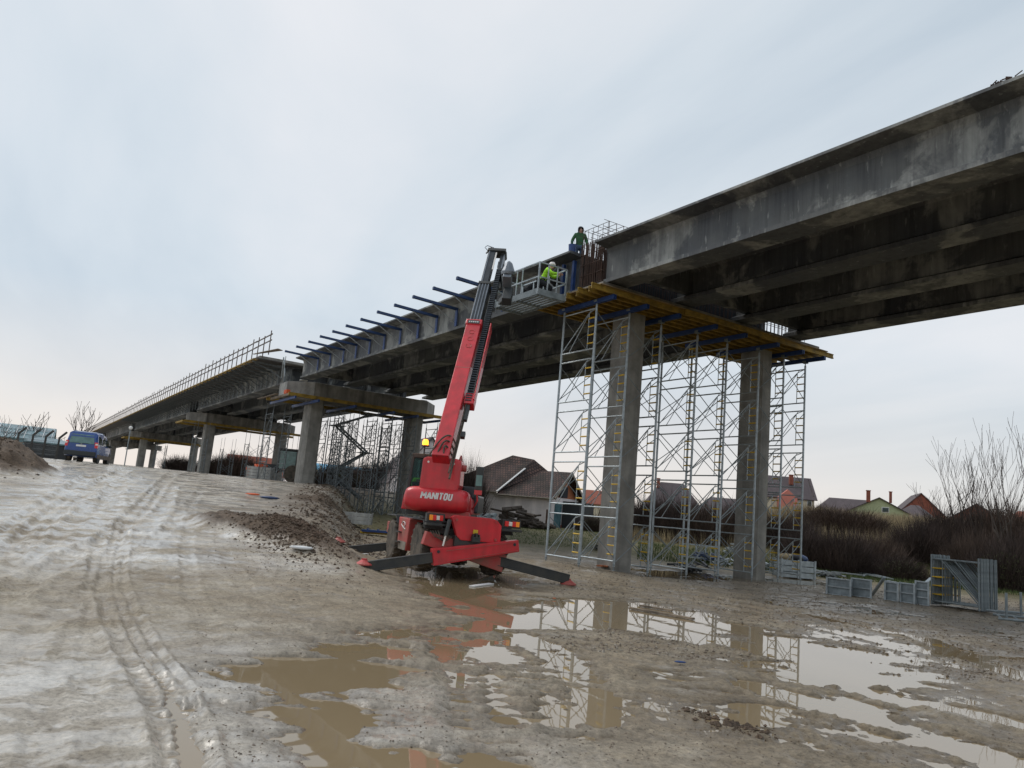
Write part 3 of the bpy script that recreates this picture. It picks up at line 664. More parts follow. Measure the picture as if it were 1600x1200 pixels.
# braces tying tower to tower
for a, b in ((1, 2), (3, 4), (5, 6)):
    m = MB(); y0, y1 = ROWS[a][0], ROWS[b][0]
    for L_ in range(0, 5):
        zz = .4+L_*LIFT
        for xx in (-22.72, -20.82): m.rod((xx, y0, zz), (xx, y1, zz+1.25), .016, 5); m.rod((xx, y0, zz+1.25), (xx, y1, zz), .016, 5)
    m.build('tie_brace', 'steel_zinc_dull'); o = C.objects[-1]
    tag(o, ['', 'diagonal steel tubes tying the first tower to the second behind the left column', '', 'diagonal steel tubes crossing mid way between the two tall columns', '', 'diagonal steel tubes beside the tall right column'][a], 'brace', 'tie braces between the towers')
# ------------------------------------------------------------------ pier two falsework
p2 = empty('formwork_platform', (-56, 22, 8.6), 0, 'yellow timber edge beams and blue heads under the second pier cap', 'formwork platform')
m = MB(); m.span((-53.72, 15.5, 8.62), (-53.6, 28.8, 8.86)); m.build('edge_beam', 'timber_yellow', p2)
m = MB(); m.span((-58.6, 15.3, 8.62), (-58.45, 28.8, 8.84)); m.build('edge_beam', 'timber_yellow', p2)
m = MB(); m.span((-58.9, 15.55, 8.64), (-53.75, 15.67, 8.80)); m.span((-60.5, 15.1, 8.80), (-55.5, 15.35, 8.84)); m.build('end_plank', 'plank', p2)
for y in (15.9, 17.6, 20.4, 23.5, 25.5, 27.8):
    m = MB(); m.span((-59.4, y-.06, 8.42), (-53.2, y+.06, 8.60)); m.build('waler', 'blue_paint', p2)
m = MB(); m.span((-55.3, 15.62, 8.86), (-55.1, 15.9, 9.15)); m.span((-54.9, 15.62, 8.86), (-54.7, 15.9, 9.15)); m.build('orange_clamp', 'orange_plastic', p2)
for xc, nm in ((-92.9, 'yellow timber beams under the third pier cap'), (-144.8, 'yellow timber beams under the fourth far pier cap')):
    q = empty('formwork_platform', (xc, 22, 8.6), 0, nm, 'formwork platform')
    m = MB(); m.span((xc+2.1, 15.2, 8.6), (xc+2.25, 28.8, 8.86)); m.build('edge_beam', 'timber_yellow', q)
    m = MB(); m.span((xc-2.4, 15.0, 8.6), (xc-2.2, 28.8, 8.84)); m.span((xc-2.4, 15.0, 8.62), (xc+2.1, 15.2, 8.8)); m.build('end_beam', 'timber_yellow', q)
GB = 'scaffold towers in the hollow under the second pier'
k = 0
P2L = ['far left of the second pier left column, beyond the cap end', 'in front of the second pier left column', 'behind the second pier left column', 'right beside the second pier left column', 'holding the zigzag stairs', 'left of the open gap under the second cap', 'right of the open gap under the second cap', 'beside the grey gabled barn wall', 'next to the second pier right column']
TW = [(-61.9, 19.4, 20.8, 2.4), (-60.2, 15.9, 17.3, 2.2), (-60.3, 24.0, 25.4, .5), (-56.2, 20.0, 21.2, .4), (-58.9, 20.6, 21.8, .4), (-54.6, 22.0, 23.2, .35), (-54.6, 24.0, 25.2, .35), (-58.4, 24.9, 26.1, .35), (-54.6, 27.0, 28.1, .4)]
for (x, ya, yb, z0), t in zip(TW, P2L):
    n = 4 if z0 < 1 else 3
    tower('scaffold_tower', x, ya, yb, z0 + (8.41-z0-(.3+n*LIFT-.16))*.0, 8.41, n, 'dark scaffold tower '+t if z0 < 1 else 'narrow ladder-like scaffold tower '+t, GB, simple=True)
# far towers
GC_ = 'scaffold towers under the far spans'
FT = [(-69, 24.5, 25.9, 1.6, 'thin scaffold tower left of the second pier against the sky'), (-74, 26.5, 28, 2.0, 'thin scaffold tower midway between second and third pier'), (-88.8, 16.0, 17.2, 3.1, 'ladder-like scaffold tower left of the third pier column'), (-88.5, 21.5, 23, 3.1, 'scaffold tower right of the third pier column'),
      (-89, 27, 28.4, 3.1, 'scaffold tower at the far side of the third pier'), (-112, 24, 25.5, 3.3, 'small scaffold tower beyond the third pier'), (-139, 19.5, 21, 4, 'faint scaffold tower by the fourth pier')]
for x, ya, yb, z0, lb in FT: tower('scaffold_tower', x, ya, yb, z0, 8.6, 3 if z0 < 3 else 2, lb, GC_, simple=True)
# stair flights inside the hollow
stair = empty('stair_tower', (-57, 19.8, .4), 0, 'dark zigzag steel stair flights behind the second pier left column', 'stairs')
for i, (ya, yb, za, zb) in enumerate(((22.9, 20.4, 1.9, 3.6), (20.4, 22.9, 3.7, 5.4), (22.9, 20.4, 5.5, 7.2), (20.4, 22.9, 7.3, 8.4))):
    m = MB()
    for xo in (-56.9, -56.2): m.bar((xo, ya, za), (xo, yb, zb), .04, .14); m.bar((xo, ya, za+.9), (xo, yb, zb+.9), .03)
    for j in range(9): t = j/8; m.box((-56.55, ya+(yb-ya)*t, za+(zb-za)*t), (.65, .22, .03))
    m.span((-57.2, yb-.5, zb), (-55.9, yb+.5, zb+.04))
    m.build('flight', 'steel_dark', stair)
# ------------------------------------------------------------------ formwork brackets on the second span
def bracket_root():
    root = empty('formwork_bracket', (0, 0, 0), 0, 'x', 'bracket', 'blue steel brackets along the second span')
    m = MB()
    for s in (-.05, .05): m.bar((s, 13.95, 11.06), (s, 16.30, 10.98), .04, .12)
    m.bar((0, 13.95, 11.06), (0, 14.05, 11.055), .12, .14); m.build('arm', 'blue_dark', root)
    m = MB()
    for s in (-.05, .05): m.bar((s, 16.25, 10.98), (s, 16.27, 10.16), .045, .09)
    m.build('post', 'blue_paint', root)
    m = MB(); m.rod((0.0, 14.95, 10.97), (0, 16.2, 10.30), .022, 6); m.build('strut', 'steel_zinc', root)
    return root
br0 = bracket_root(); first = True
bxs = [-29.0, -31.0, -33.0, -35.05, -37.2, -39.3, -41.4, -43.5, -45.6, -48.0, -50.4]
bl = ['bracket touching the left side of the telescopic boom head', 'first blue bracket clear to the left of the boom head']
ordn = ['third', 'fourth', 'fifth', 'sixth', 'seventh', 'eighth', 'ninth', 'tenth', 'eleventh']
def cp(o, **kw): return copy_tree(o)
BKX = [-26.9]+bxs
for i, x in enumerate(BKX):
    o = br0 if i == 0 else copy_tree(br0); o.location = (x, 0, random.uniform(-.02, .02)); o.rotation_euler = (0, 0, 0)
    o['label'] = (['blue bracket arm half hidden behind the boom head', 'first blue bracket clear to the left of the boom head'] + [w+' blue bracket counting left from the boom head' for w in ordn] + ['last blue bracket, at the second pier end of the span'])[min(i, 11)]
# brackets by the rebar cage
for i, x in enumerate((-21.95, -22.6)):
    m = MB(); m.bar((x, 16.2, 9.95), (x, 16.2, 11.2), .12, .12); o = m.build('blue_stop_end', 'blue_paint'); tag(o, ['upright blue steel beam right beside the rusty rebar cage', 'upright blue steel beam between basket and the other blue beam'][i], 'steel beam', 'blue uprights by the rebar cage')
m = MB(); o = None
for j in range(7):
    a = np.array((-22.2-j*.3, 15.75+.1*math.sin(j*2), 10.9-.05*j)); m.tube([tuple(a), tuple(a+np.array((-.2, -.15, -.3))), tuple(a+np.array((-.05, .1, -.62)))], [.10, .17, .06], 7)
o = m.build('plastic_sheeting', 'dark_cloth', smooth=True); tag(o, 'dark crumpled sheeting hanging on the beam web behind the basket', 'sheeting')
# brackets under the finished cantilever, closely spaced
b1 = empty('cantilever_bracket', (0, 0, 0), 0, 'x', 'bracket', 'grey brackets under the finished deck edge')
m = MB(); m.bar((0, 13.75, 11.28), (0, 16.25, 11.18), .07, .12); m.bar((0, 13.95, 11.18), (0, 15.1, 10.85), .05, .06); m.bar((0, 15.1, 10.85), (0, 16.15, 10.3), .05, .06); m.build('arm', 'steel_dark', b1)
m = MB(); m.bar((0, 16.25, 11.2), (0, 16.27, 10.15), .06, .07); m.build('post', 'steel_zinc_dull', b1)
n = 0; x = -58.0
def nth(i):
    if i >= 20: return ['twenty', 'thirty', 'forty', 'fifty'][(i+1)//10-2]+('' if (i+1) % 10 == 0 else '-')+['', 'first', 'second', 'third', 'fourth', 'fifth', 'sixth', 'seventh', 'eighth', 'ninth'][(i+1) % 10]
    return ['first', 'second', 'third', 'fourth', 'fifth', 'sixth', 'seventh', 'eighth', 'ninth', 'tenth', 'eleventh', 'twelfth', 'thirteenth', 'fourteenth', 'fifteenth', 'sixteenth', 'seventeenth', 'eighteenth', 'nineteenth', 'twentieth'][i]
while x > -140:
    o = b1 if n == 0 else copy_tree(b1); o.location = (x, 0, 0)
    o['label'] = nth(n)+' grey bracket under the finished deck edge, counting away from the second pier'
    n += 1; x -= 1.6
m = MB()
for x in np.arange(-57.3, -230, -.0-4.0):
    for j, (yy, w) in enumerate(((13.72, .14), (13.95, .12))):
        m.span((x-3.9+random.uniform(-.3, .3), yy-w/2, 11.34+j*.02), (x, yy+w/2, 11.42+j*.02))
m.build('edge_timber', 'timber_yellow', bridge)
m = MB(); m.span((-240, 13.9, 11.38), (-57, 16.0, 11.425)); m.build('formwork_boarding', 'film_ply', bridge)
# timber edge rail on the finished deck
rail = empty('guard_rail', (-60, 13.75, 11.4), 0, 'timber guard rail with two rails and tall posts along the finished deck edge', 'guard rail')
xs = list(np.arange(-53.6, -150, -1.55)); m0 = MB()
for i, x in enumerate(xs):
    m = MB()
    j = random.uniform(-.15, .15); m.bar((x, 13.72, 11.2), (x+j*.3, 13.70, 12.85+random.uniform(-.1, .22)), .055, .075)
    m.build('post', 'weathered_timber', rail)
for z in (12.15, 12.6):
    m = MB()
    for a in np.arange(-53.2, -230, -4.): m.bar((a+.2, 13.66, z+random.uniform(-.03, .03)), (a-4.05, 13.66, z+random.uniform(-.03, .03)), .03, .09)
    m.build('rail', 'weathered_timber', rail)
m = MB()
for x in np.arange(-151, -222, -2): m = MB(); m.bar((x, 13.72, 11.2), (x, 13.70, 12.8), .07, .07); m.build('post', 'weathered_timber', rail)
m = MB()
for i in range(5): m.bar((-54.6-i*.7, 13.6, 11.5+.05*i), (-51.9-i*.5, 13.9+.2*i, 11.42+.08*i), .12, .04)
o = m.build('loose_planks', 'plank'); tag(o, 'loose planks sticking out at the end of the finished deck', 'planks')
for i, (xa, xb) in enumerate(((-54.9, -54.4), (-54.5, -53.8), (-54.1, -54.3))):
    m = MB(); m.bar((xa, 15.2, 9.95), (xb, 15.0, 11.35), .05, .06); o = m.build('prop', 'steel_zinc'); tag(o, ['left', 'middle', 'right'][i]+' one of three pale slanting props at the end of the deck formwork', 'prop', 'slanting props at the second pier')
# dark clutter on the near deck
m = MB()
c = ony(1568, 130, 15.95)
for i in range(26):
    a = Vector((c[0]+random.uniform(-.3, .3), c[1]+random.uniform(-.1, .1), 11.44+random.uniform(0, .1))); m.rod(a, a+Vector((random.uniform(-.2, .2), random.uniform(-.1, .1), random.uniform(-.02, .06))), .016, 4)
o = m.build('rebar_offcuts', 'rebar'); tag(o, 'tangle of dark rebar offcuts lying on top of the near span', 'rebar')
# ------------------------------------------------------------------ the telescopic lift
MX, MY, MH = -19.85, 10.73, 2.94
tl = empty('telehandler', (MX, MY, 0), 0, 'big red telescopic handler on black stabilisers reaching its boom up to the bridge', 'telehandler')
F = Vector((math.cos(MH), math.sin(MH), 0)); Rt = Vector((F.y, -F.x, 0)); Uz = Vector((0, 0, 1)); O = Vector((MX, MY, 0.1))
def W(r, f, z): return O+Rt*r+F*f+Uz*z
AX = (Rt, F, Uz)
def ob(m, c, d): return m.obox(W(*c), AX, d)
# chassis
m = MB(); ob(m, (0, 0, .80), (.9, 5.0, .42)); ob(m, (0, -.2, 1.08), (1.5, 3.6, .16)); m.lathe(W(0, .1, 1.12), (0, 0, 1), [(.62, 0), (.62, .22)], 24)
for f in (-1.5, 1.5): m.obox(W(0, f, .62), AX, (1.5, .28, .26)); m.lathe(W(0, f, .60), F, [(.22, -.2), (.26, 0), (.22, .2)], 12)
m.build('chassis_frame', 'black_paint', tl, bevel=.02)
# wheels
def wheel(r, f):
    s = 1 if r > 0 else -1; c = W(r, f, .62); ax = Rt*s; m = MB()
    prof = [(.33, -.20), (.50, -.22), (.585, -.20), (.61, -.12), (.61, .12), (.585, .20), (.50, .22), (.33, .20)]
    m.lathe(c, ax, prof, 28)
    for k in range(18):
        for sd_ in (-1, 1):
            a = 2*math.pi*(k+(.5 if sd_ > 0 else 0))/18; a2 = a+.22
            p0 = c+ax*(.01*sd_)+(F*math.cos(a)+Uz*math.sin(a))*.625; p1 = c+ax*(.20*sd_)+(F*math.cos(a2)+Uz*math.sin(a2))*.60
            m.bar(p0, p1, .055, .055, upd=(F*math.cos(a)+Uz*math.sin(a)))
    w = empty('wheel', (0, 0, 0)); w.parent = tl; WM[w] = WM[tl].copy()
    m.build('tyre', 'black_rubber', w)
    m = MB(); m.lathe(c, ax, [(.33, .17), (.30, .17), (.26, .06), (.14, .04), (.14, .14), (.05, .16)], 20); m.lathe(c, ax, [(.32, -.15), (.3, -.14)], 16)
    for k in range(8): a = k*math.pi/4; m.lathe(c+(F*math.cos(a)+Uz*math.sin(a))*.20, ax, [(.022, .05), (.022, .08)], 6)
    m.build('rim', 'rim_muddy', w)
for r in (-.98, .98):
    for f in (-1.5, 1.5): wheel(r, f)
# mudguards
for r in (-.98, .98):
    for f in (-1.5, 1.5):
        m = MB(); s = 1 if r > 0 else -1
        m.obox(W(r, f, 1.34), AX, (.52, 1.15, .03)); 
        a, b = W(r, f-.57, 1.35), W(r, f-.78, 1.12); m.bar(a, b, .5, .03, upd=F)
        m.bar(W(r-s*.2, f, 1.33), W(r-s*.45, f, 1.1), .05, .05)
        m.build('mudguard', 'black_paint', tl, bevel=.008)
# left side: red step and tank between the wheels, dusty at the bottom
def side_box(s):
    m = MB(); P = [(-.62, 1.30), (.66, 1.32), (.60, .62), (.40, .42), (-.42, .42), (-.50, .60)]
    m.prism([(a, b-.0) for a, b in P], W(s*1.20, 0, 0), F, Uz, Rt*s, -.42*1)
    o = m.build('side_tank', 'red_dusty', tl, bevel=.03)
    m = MB(); m.prism([(-.44, .66), (.5, .66), (.38, .43), (-.40, .43)], W(s*1.205, 0, 0), F, Uz, Rt*s, .006); m.build('pale_mud_splash', 'stone', o, local=False)
    m = MB()
    for j, z in enumerate((.62, .9)): m.obox(W(s*1.24, .35, z), AX, (.10, .36, .03))
    m.build('step', 'black_paint', o)
    # white curled emblem
    m = MB(); pts = [W(s*1.212, .0+.18*math.cos(a), 1.13+.07*math.sin(a)) for a in np.linspace(.3, 5.2, 14)]
    m.tube(pts, .012, 5); m.tube([W(s*1.212, -.25, 1.0), W(s*1.212, 0, 1.04), W(s*1.212, .25, 1.12)], .012, 5); m.build('emblem', 'white_paint', o)
side_box(-1); side_box(1)
m = MB(); ob(m, (0, -.1, 1.32), (2.1, 3.9, .035)); m.build('deck_plate', 'boom_grey', tl, bevel=.01)
# rear end: shaped red plate, lamps and the crossing stabiliser housings
yr = -2.55
def prj(u, v, f):       # point on the machine's cross plane at local distance f, seen at pixel (u, v)
    d = Vector(ray(u, v)); c = Vector(CAM); n = F; p = O+F*f; t = (p-c).dot(n)/d.dot(n); return c+d*t
def plate(pix, f, th, name, mn, parent=tl, bevel=.015):
    m = MB(); P = [prj(u, v, f) for u, v in pix]; k = len(P); vs = P+[p+F*th for p in P]
    m.add(vs, [tuple(reversed(range(k))), tuple(range(k, 2*k))]+[(i, (i+1) % k, (i+1) % k+k, i+k) for i in range(k)])
    return m.build(name, mn, parent, bevel=bevel)
rp = plate([(706, 808), (712, 805), (768, 810), (777, 813), (784, 822), (782, 846), (776, 849), (720, 844), (714, 838)], yr+.02, .16, 'rear_plate', 'red_paint')
m = MB()
for u, v in ((714, 812), (775, 815), (774, 844)): m = MB(); c = prj(u, v, yr); m.lathe(c, -F, [(.035, -.02), (.035, .015)], 10); m.build('bolt', 'red_dusty', rp)
m = MB(); c = prj(743, 843, yr-.05); m.obox(c, AX, (.22, .14, .13)); m.obox(c+Uz*.09, AX, (.05, .16, .14)); m.obox(c-Rt*.08+Uz*.07, AX, (.035, .12, .12)); m.obox(c+Rt*.08+Uz*.07, AX, (.035, .12, .12)); m.build('tow_hitch', 'black_paint', rp, bevel=.006)
m = MB(); c = prj(743, 831, yr-.0); m.obox(c, AX, (.13, .012, .10)); m.build('yellow_sticker', 'yellow_paint', rp)
def brace_bar(p0, p1, f, h0, h1, name, mn, th=.22, bevel=.015):
    a = prj(*p0, f); b = prj(*p1, f); d = (b-a).normalized(); up = F.cross(d).normalized()
    if up.z < 0: up = -up
    m = MB(); m.hexa([a-up*h0/2, b-up*h1/2, b-up*h1/2+F*th, a-up*h0/2+F*th, a+up*h0/2, b+up*h1/2, b+up*h1/2+F*th, a+up*h0/2+F*th])
    return m.build(name, mn, tl, bevel=bevel)
hA = brace_bar((677, 871), (811, 853), yr-.12, .42, .30, 'stabiliser_housing', 'red_paint', .24)
m = MB(); a, b = prj(698, 869, yr-.125), prj(809, 854, yr-.125); d = (b-a).normalized(); up = F.cross(d); up = up if up.z > 0 else -up
m.bar(a+up*.13, b+up*.12, .02, .012, upd=up); m.bar(a-up*.14, b-up*.10, .02, .012, upd=up); m.build('housing_edge', 'red_dusty', hA)
m = MB()
for u, v in ((685, 862), (804, 851)): m = MB(); m.lathe(prj(u, v, yr-.12), -F, [(.04, -.02), (.04, .02)], 10); m.build('pivot_pin', 'boom_grey', hA)
hB = brace_bar((664, 840), (788, 881), yr+.20, .34, .46, 'stabiliser_housing', 'red_dusty', .24)
hA['label'] = 'near bright red stabiliser housing sloping down to the left'; hB['label'] = 'rear dusty red stabiliser housing sloping down to the right'
def leg(p0, p1, f0, f1, w=.26, padz=None):
    a = prj(*p0, f0); b = prj(*p1, f1); d = (b-a).normalized(); up = Vector((0, 0, 1)); sd_ = d.cross(up).normalized(); u2 = sd_.cross(d)
    m = MB(); m.obox((a+b)/2, (sd_, d, u2), (.18, (b-a).length, w)); 
    for s in (-1, 1): m.obox((a+b)/2+u2*(w*.42*s), (sd_, d, u2), (.20, (b-a).length*.995, .025))
    o = m.build('stabiliser_leg', 'black_paint', tl, bevel=.012)
    m = MB(); c = b+Vector((0, 0, 0)); g = gz(c.x, c.y)
    m.lathe((c.x, c.y, g), (0, 0, 1), [(.22, 0), (.22, .03), (.12, .09), (.07, .13), (.07, max(.16, b.z-g))], 14); m.build('foot_pad', 'red_dusty', o)
    return o
leg((690, 869), (568, 886), yr, yr+.35); leg((776, 876), (888, 905), yr+.3, yr+.05)
leg((622, 852), (527, 861), 2.3, 2.6, .24)
a = W(1.1, 2.4, .9); b = W(2.6, 2.6, .25); m = MB(); m.bar(a, b, .18, .24); o = m.build('stabiliser_leg', 'black_paint', tl, bevel=.012)
m = MB(); m.lathe((b.x, b.y, gz(b.x, b.y)), (0, 0, 1), [(.22, 0), (.22, .03), (.1, .1), (.07, b.z-gz(b.x, b.y))], 12); m.build('foot_pad', 'red_dusty', o)
m = MB(); ob(m, (0, 2.45, .95), (2.2, .26, .34)); m.build('front_stabiliser_box', 'red_dusty', tl, bevel=.02)
# hydraulic ram of the near stabiliser
m = MB(); a = prj(703, 812, yr-.02); b = prj(692, 853, yr-.1); m.rod(a, a.lerp(b, .62), .055, 12); cy_ = m.build('stabiliser_ram', 'black_paint', tl)
m = MB(); m.rod(a.lerp(b, .6), b, .024, 10); m.build('ram_rod', 'lamp_white', cy_)
# hoses around the rams
for k in range(4):
    m = MB(); a = prj(672+k*4, 829, yr+.1); b = prj(700+k*2, 836+k, yr+.1); mid = (a+b)/2-Uz*(.12+.03*k); m.tube([a, a.lerp(mid, .6)-Uz*.05, mid, b.lerp(mid, .5), b], .014, 5); m.build('hose', 'black_rubber', tl, smooth=True)
def tail(u0, v0, u1, v1, f):
    a = prj(u0, v0, f); b = prj(u1, v1, f); c = (a+b)/2; L_ = (b-a).length
    m = MB(); m.obox(c+F*.1-Uz*.0, AX, (L_+.12, .16, .22)); m.obox(c-Uz*.17+F*.05, AX, (L_+.16, .2, .06)); o = m.build('lamp_bracket', 'black_paint', tl, bevel=.012)
    t = empty('tail_lamp'); t.parent = tl; WM[t] = WM[tl].copy()
    d = Rt; w_ = L_/4
    for i, mn in enumerate(('lamp_orange', 'lamp_red', 'lamp_white', 'lamp_red') if u0 < 700 else ('lamp_red', 'lamp_white', 'lamp_red', 'lamp_orange')):
        m = MB(); m.obox(c+d*(L_*(i-1.5)/4)-F*.01, AX, (w_*.96, .06, .135 if mn != 'lamp_white' else .11)); m.build('lens', mn, t, bevel=.012)
tail(671, 807, 692, 811, yr+.15); tail(789, 817, 811, 821, yr+.15)
# --- turret: turned to the right of the chassis
TH = R_(143.5); TF = Vector((math.cos(TH), math.sin(TH), 0)); TR = Vector((TF.y, -TF.x, 0)); TO = Vector((MX, MY, .1)); TAX = (TR, TF, Uz)
def T(r, f, z): return TO+TR*r+TF*f+Uz*z
m = MB(); m.lathe(T(0, 0, 1.30), (0, 0, 1), [(.72, 0), (.72, .12), (.9, .14), (.9, .2)], 28); m.obox(T(0, -.6, 1.50), TAX, (1.75, 1.9, .12)); m.build('slew_ring', 'black_paint', tl, bevel=.01)
# rounded counterweight: a horizontal barrel with squashed ends
def super_barrel(cx, cf, cz, L_, ry, rz, name, mn, n=28, parent=tl):
    m = MB(); prof = [(0.0, .62), (.02, .78), (.06, .90), (.12, .97), (.2, 1.), (.8, 1.), (.88, .97), (.94, .90), (.98, .78), (1., .62)]
    for t, q in prof:
        for k in range(n):
            a = 2*math.pi*k/n; ca, sa = math.cos(a), math.sin(a); e = .72
            x = math.copysign(abs(ca)**e, ca)*ry*q; z = math.copysign(abs(sa)**e, sa)*rz*q
            m.v.append(tuple(T(cx+(t-.5)*L_, cf+x, cz+z)))
    for i in range(len(prof)-1):
        for k in range(n): a, b = i*n+k, i*n+(k+1) % n; m.f.append((a, b, b+n, a+n)); m.m.append(0)
    m.f.append(tuple(reversed(range(n)))); m.f.append(tuple((len(prof)-1)*n+k for k in range(n))); m.m += [0, 0]
    return m.build(name, mn, parent, smooth=True)
cw = super_barrel(-.02, -1.72, 1.87, 1.72, .40, .33, 'counterweight', 'red_paint')
m = MB(); P = [(-1.02, 1.56), (-.98, 1.95), (-.86, 2.12), (.75, 2.12), (.88, 1.95), (.92, 1.56)]
m.prism(P, T(0, -1.55, 0), TR, Uz, TF, 2.3); m.build('turret_body', 'red_paint', tl, bevel=.03)
m = MB(); m.prism([(-.28, 1.40), (-.2, 1.62), (.86, 1.62), (.90, 1.52), (.7, 1.42)], T(0, -1.9, 0), TR, Uz, TF, .5); m.build('lower_apron', 'red_dusty', tl, bevel=.02)
# upright rear hood
m = MB(); P = [(-.52, 2.02), (.50, 2.02), (.56, 2.3), (.56, 2.93), (.46, 3.0), (-.40, 3.0), (-.49, 2.93)]
m.prism(P, T(0, -1.95, 0), TR, Uz, TF, .85); hood = m.build('rear_hood', 'red_paint', tl, bevel=.05)
m = MB()
for x in (-.33, .36): m.lathe(T(x, -1.955, 2.86), -TF, [(.03, -.01), (.03, .006)], 10)
m.build('hood_screw', 'lamp_white', hood)
m = MB(); m.lathe(T(.56, -1.55, 2.78), TR, [(.09, -.05), (.09, .10)], 14); m.build('boom_pin', 'red_dusty', tl)
# maker's name in white italic capitals on the counterweight
def lettering(txt, org, ax, up, n, h, name, mn, parent, bold=.2):
    G = {'M': [[(0, 0), (0, 1)], [(0, 1), (.45, .35)], [(.45, .35), (.9, 1)], [(.9, 1), (.9, 0)]], 'A': [[(0, 0), (.4, 1)], [(.4, 1), (.8, 0)], [(.18, .3), (.62, .3)]], 'N': [[(0, 0), (0, 1)], [(0, 1), (.7, 0)], [(.7, 0), (.7, 1)]],
         'I': [[(.05, 0), (.05, 1)]], 'T': [[(0, .95), (.7, .95)], [(.35, 1), (.35, 0)]], 'O': [[(.05, .08), (.05, .92)], [(.05, .95), (.6, .95)], [(.6, .92), (.6, .08)], [(.6, .05), (.05, .05)]], 'U': [[(.05, 1), (.05, .08)], [(.05, .05), (.6, .05)], [(.6, .08), (.6, 1)]]}
    Wd = {'M': .9, 'A': .8, 'N': .7, 'I': .1, 'T': .7, 'O': .65, 'U': .65}; m = MB(); x = 0
    tot = sum(Wd[c]+.30 for c in txt)-.30; x = -tot/2
    for c in txt:
        for (a, b), (c_, d) in G[c]:
            p = Vector(org)+Vector(ax)*((x+a+.18*b)*h*.78)+Vector(up)*((b-.5)*h); q = Vector(org)+Vector(ax)*((x+c_+.18*d)*h*.78)+Vector(up)*((d-.5)*h)
            m.bar(p, q, bold*h, .012, upd=n)
        x += Wd[c]+.30
    return m.build(name, mn, parent)
lettering('MANITOU', T(.0, -2.122, 1.97), TR, Uz, TF, .165, 'lettering', 'white_paint', cw, .24)
# cab on the left of the boom
cabn = empty('cab'); cabn.parent = tl; WM[cabn] = WM[tl].copy()
c0, c1, f0, f1, z0, z1 = -1.02, -.42, -.95, .75, 1.62, 3.05
m = MB()
def fr(r, f, z): return T(r, f, z)
cor = [(c0, f0), (c1, f0), (c1, f1), (c0, f1)]
for (r, f) in cor:
    top = (r+(.06 if r == c0 else 0), f+(.10 if f == f0 else -.22)); m.bar(fr(r, f, z0), fr(top[0], top[1], z1), .075, .075, upd=TF)
for zz, e in ((z0+.05, 0), (z1, 1)):
    cs = [(r+(.06*e if r == c0 else 0), f+(.10*e if f == f0 else -.22*e)) for r, f in cor]
    for i in range(4): m.bar(fr(*cs[i], zz), fr(*cs[(i+1) % 4], zz), .08, .08)
m.build('cab_frame', 'plastic_black', cabn, bevel=.012)
m = MB(); m.obox(T((c0+c1)/2+.03, (f0+f1)/2-.06, z1+.05), TAX, (.62, 1.45, .07)); m.build('cab_roof', 'black_paint', cabn, bevel=.02)
m = MB(); m.obox(T((c0+c1)/2, (f0+f1)/2, z0-.02), TAX, (.6, 1.7, .06)); m.obox(T((c0+c1)/2-.02, f0+.25, z0+.42), TAX, (.42, .12, .6)); m.obox(T((c0+c1)/2-.02, f0+.48, z0+.2), TAX, (.42, .45, .12)); m.build('seat', 'dark_cloth', cabn, bevel=.03)
def glassm():
    g = bpy.data.materials.new('cab_glass'); MT['cab_glass'] = g; g.use_nodes = True; nt = g.node_tree; b = nt.nodes['Principled BSDF']
    b.inputs['Base Color'].default_value = (.02, .05, .05, 1); b.inputs['Roughness'].default_value = .04
    tr = nt.nodes.new('ShaderNodeBsdfTransparent'); tr.inputs[0].default_value = (.62, .78, .76, 1); mx = nt.nodes.new('ShaderNodeMixShader'); mx.inputs[0].default_value = .28
    nt.links.new(tr.outputs[0], mx.inputs[1]); nt.links.new(b.outputs[0], mx.inputs[2]); nt.links.new(mx.outputs[0], nt.nodes['Material Output'].inputs[0])
glassm()
def quad(ps, name, mn, parent, th=.01):
    a, b, c, d = [Vector(p) for p in ps]; n = (b-a).cross(d-a).normalized()*th; m = MB(); m.hexa([a, b, c, d, a+n, b+n, c+n, d+n]); return m.build(name, mn, parent)
quad([T(c0+.03, f0, z0+.08), T(c1-.03, f0, z0+.08), T(c1-.03, f0+.10, z1-.05), T(c0+.08, f0+.10, z1-.05)], 'rear_window', 'cab_glass', cabn)
quad([T(c0, f0+.05, z0+.08), T(c0, f1-.05, z0+.08), T(c0+.06, f1-.25, z1-.05), T(c0+.06, f0+.13, z1-.05)], 'side_window', 'cab_glass', cabn)
quad([T(c0+.03, f1, z0+.08), T(c1-.03, f1, z0+.08), T(c1-.03, f1-.22, z1-.05), T(c0+.08, f1-.22, z1-.05)], 'windscreen', 'cab_glass', cabn)
# amber beacon on a stalk
bc = atd(665, 691, 21.3); bc = Vector(bc)
m = MB(); m.rod((bc.x, bc.y, z1+.1+.05), (bc.x, bc.y, bc.z-.08), .012, 6); m.rod((bc.x, bc.y, z1+.16), tuple(T(-.72, -.4, z1+.16)), .012, 6); bs = m.build('beacon_stalk', 'black_paint', tl)
m = MB(); m.lathe((bc.x, bc.y, bc.z-.09), (0, 0, 1), [(.075, 0), (.085, .03), (.08, .12), (.05, .17)], 16); m.build('beacon_lens', 'beacon_glow', bs, smooth=True)
m = MB(); m.lathe((bc.x, bc.y, bc.z-.10), (0, 0, 1), [(.11, -.02), (.12, .0), (.11, .02)], 14); m.build('beacon_base', 'black_paint', bs)
pl = bpy.data.lights.new('beacon_light', 'POINT'); pl.energy = 7; pl.color = (1, .42, .06); pl.shadow_soft_size = .1; po = bpy.data.objects.new('beacon_light', pl); C.objects.link(po); po.location = bc+Vector((.05, -.2, .12))
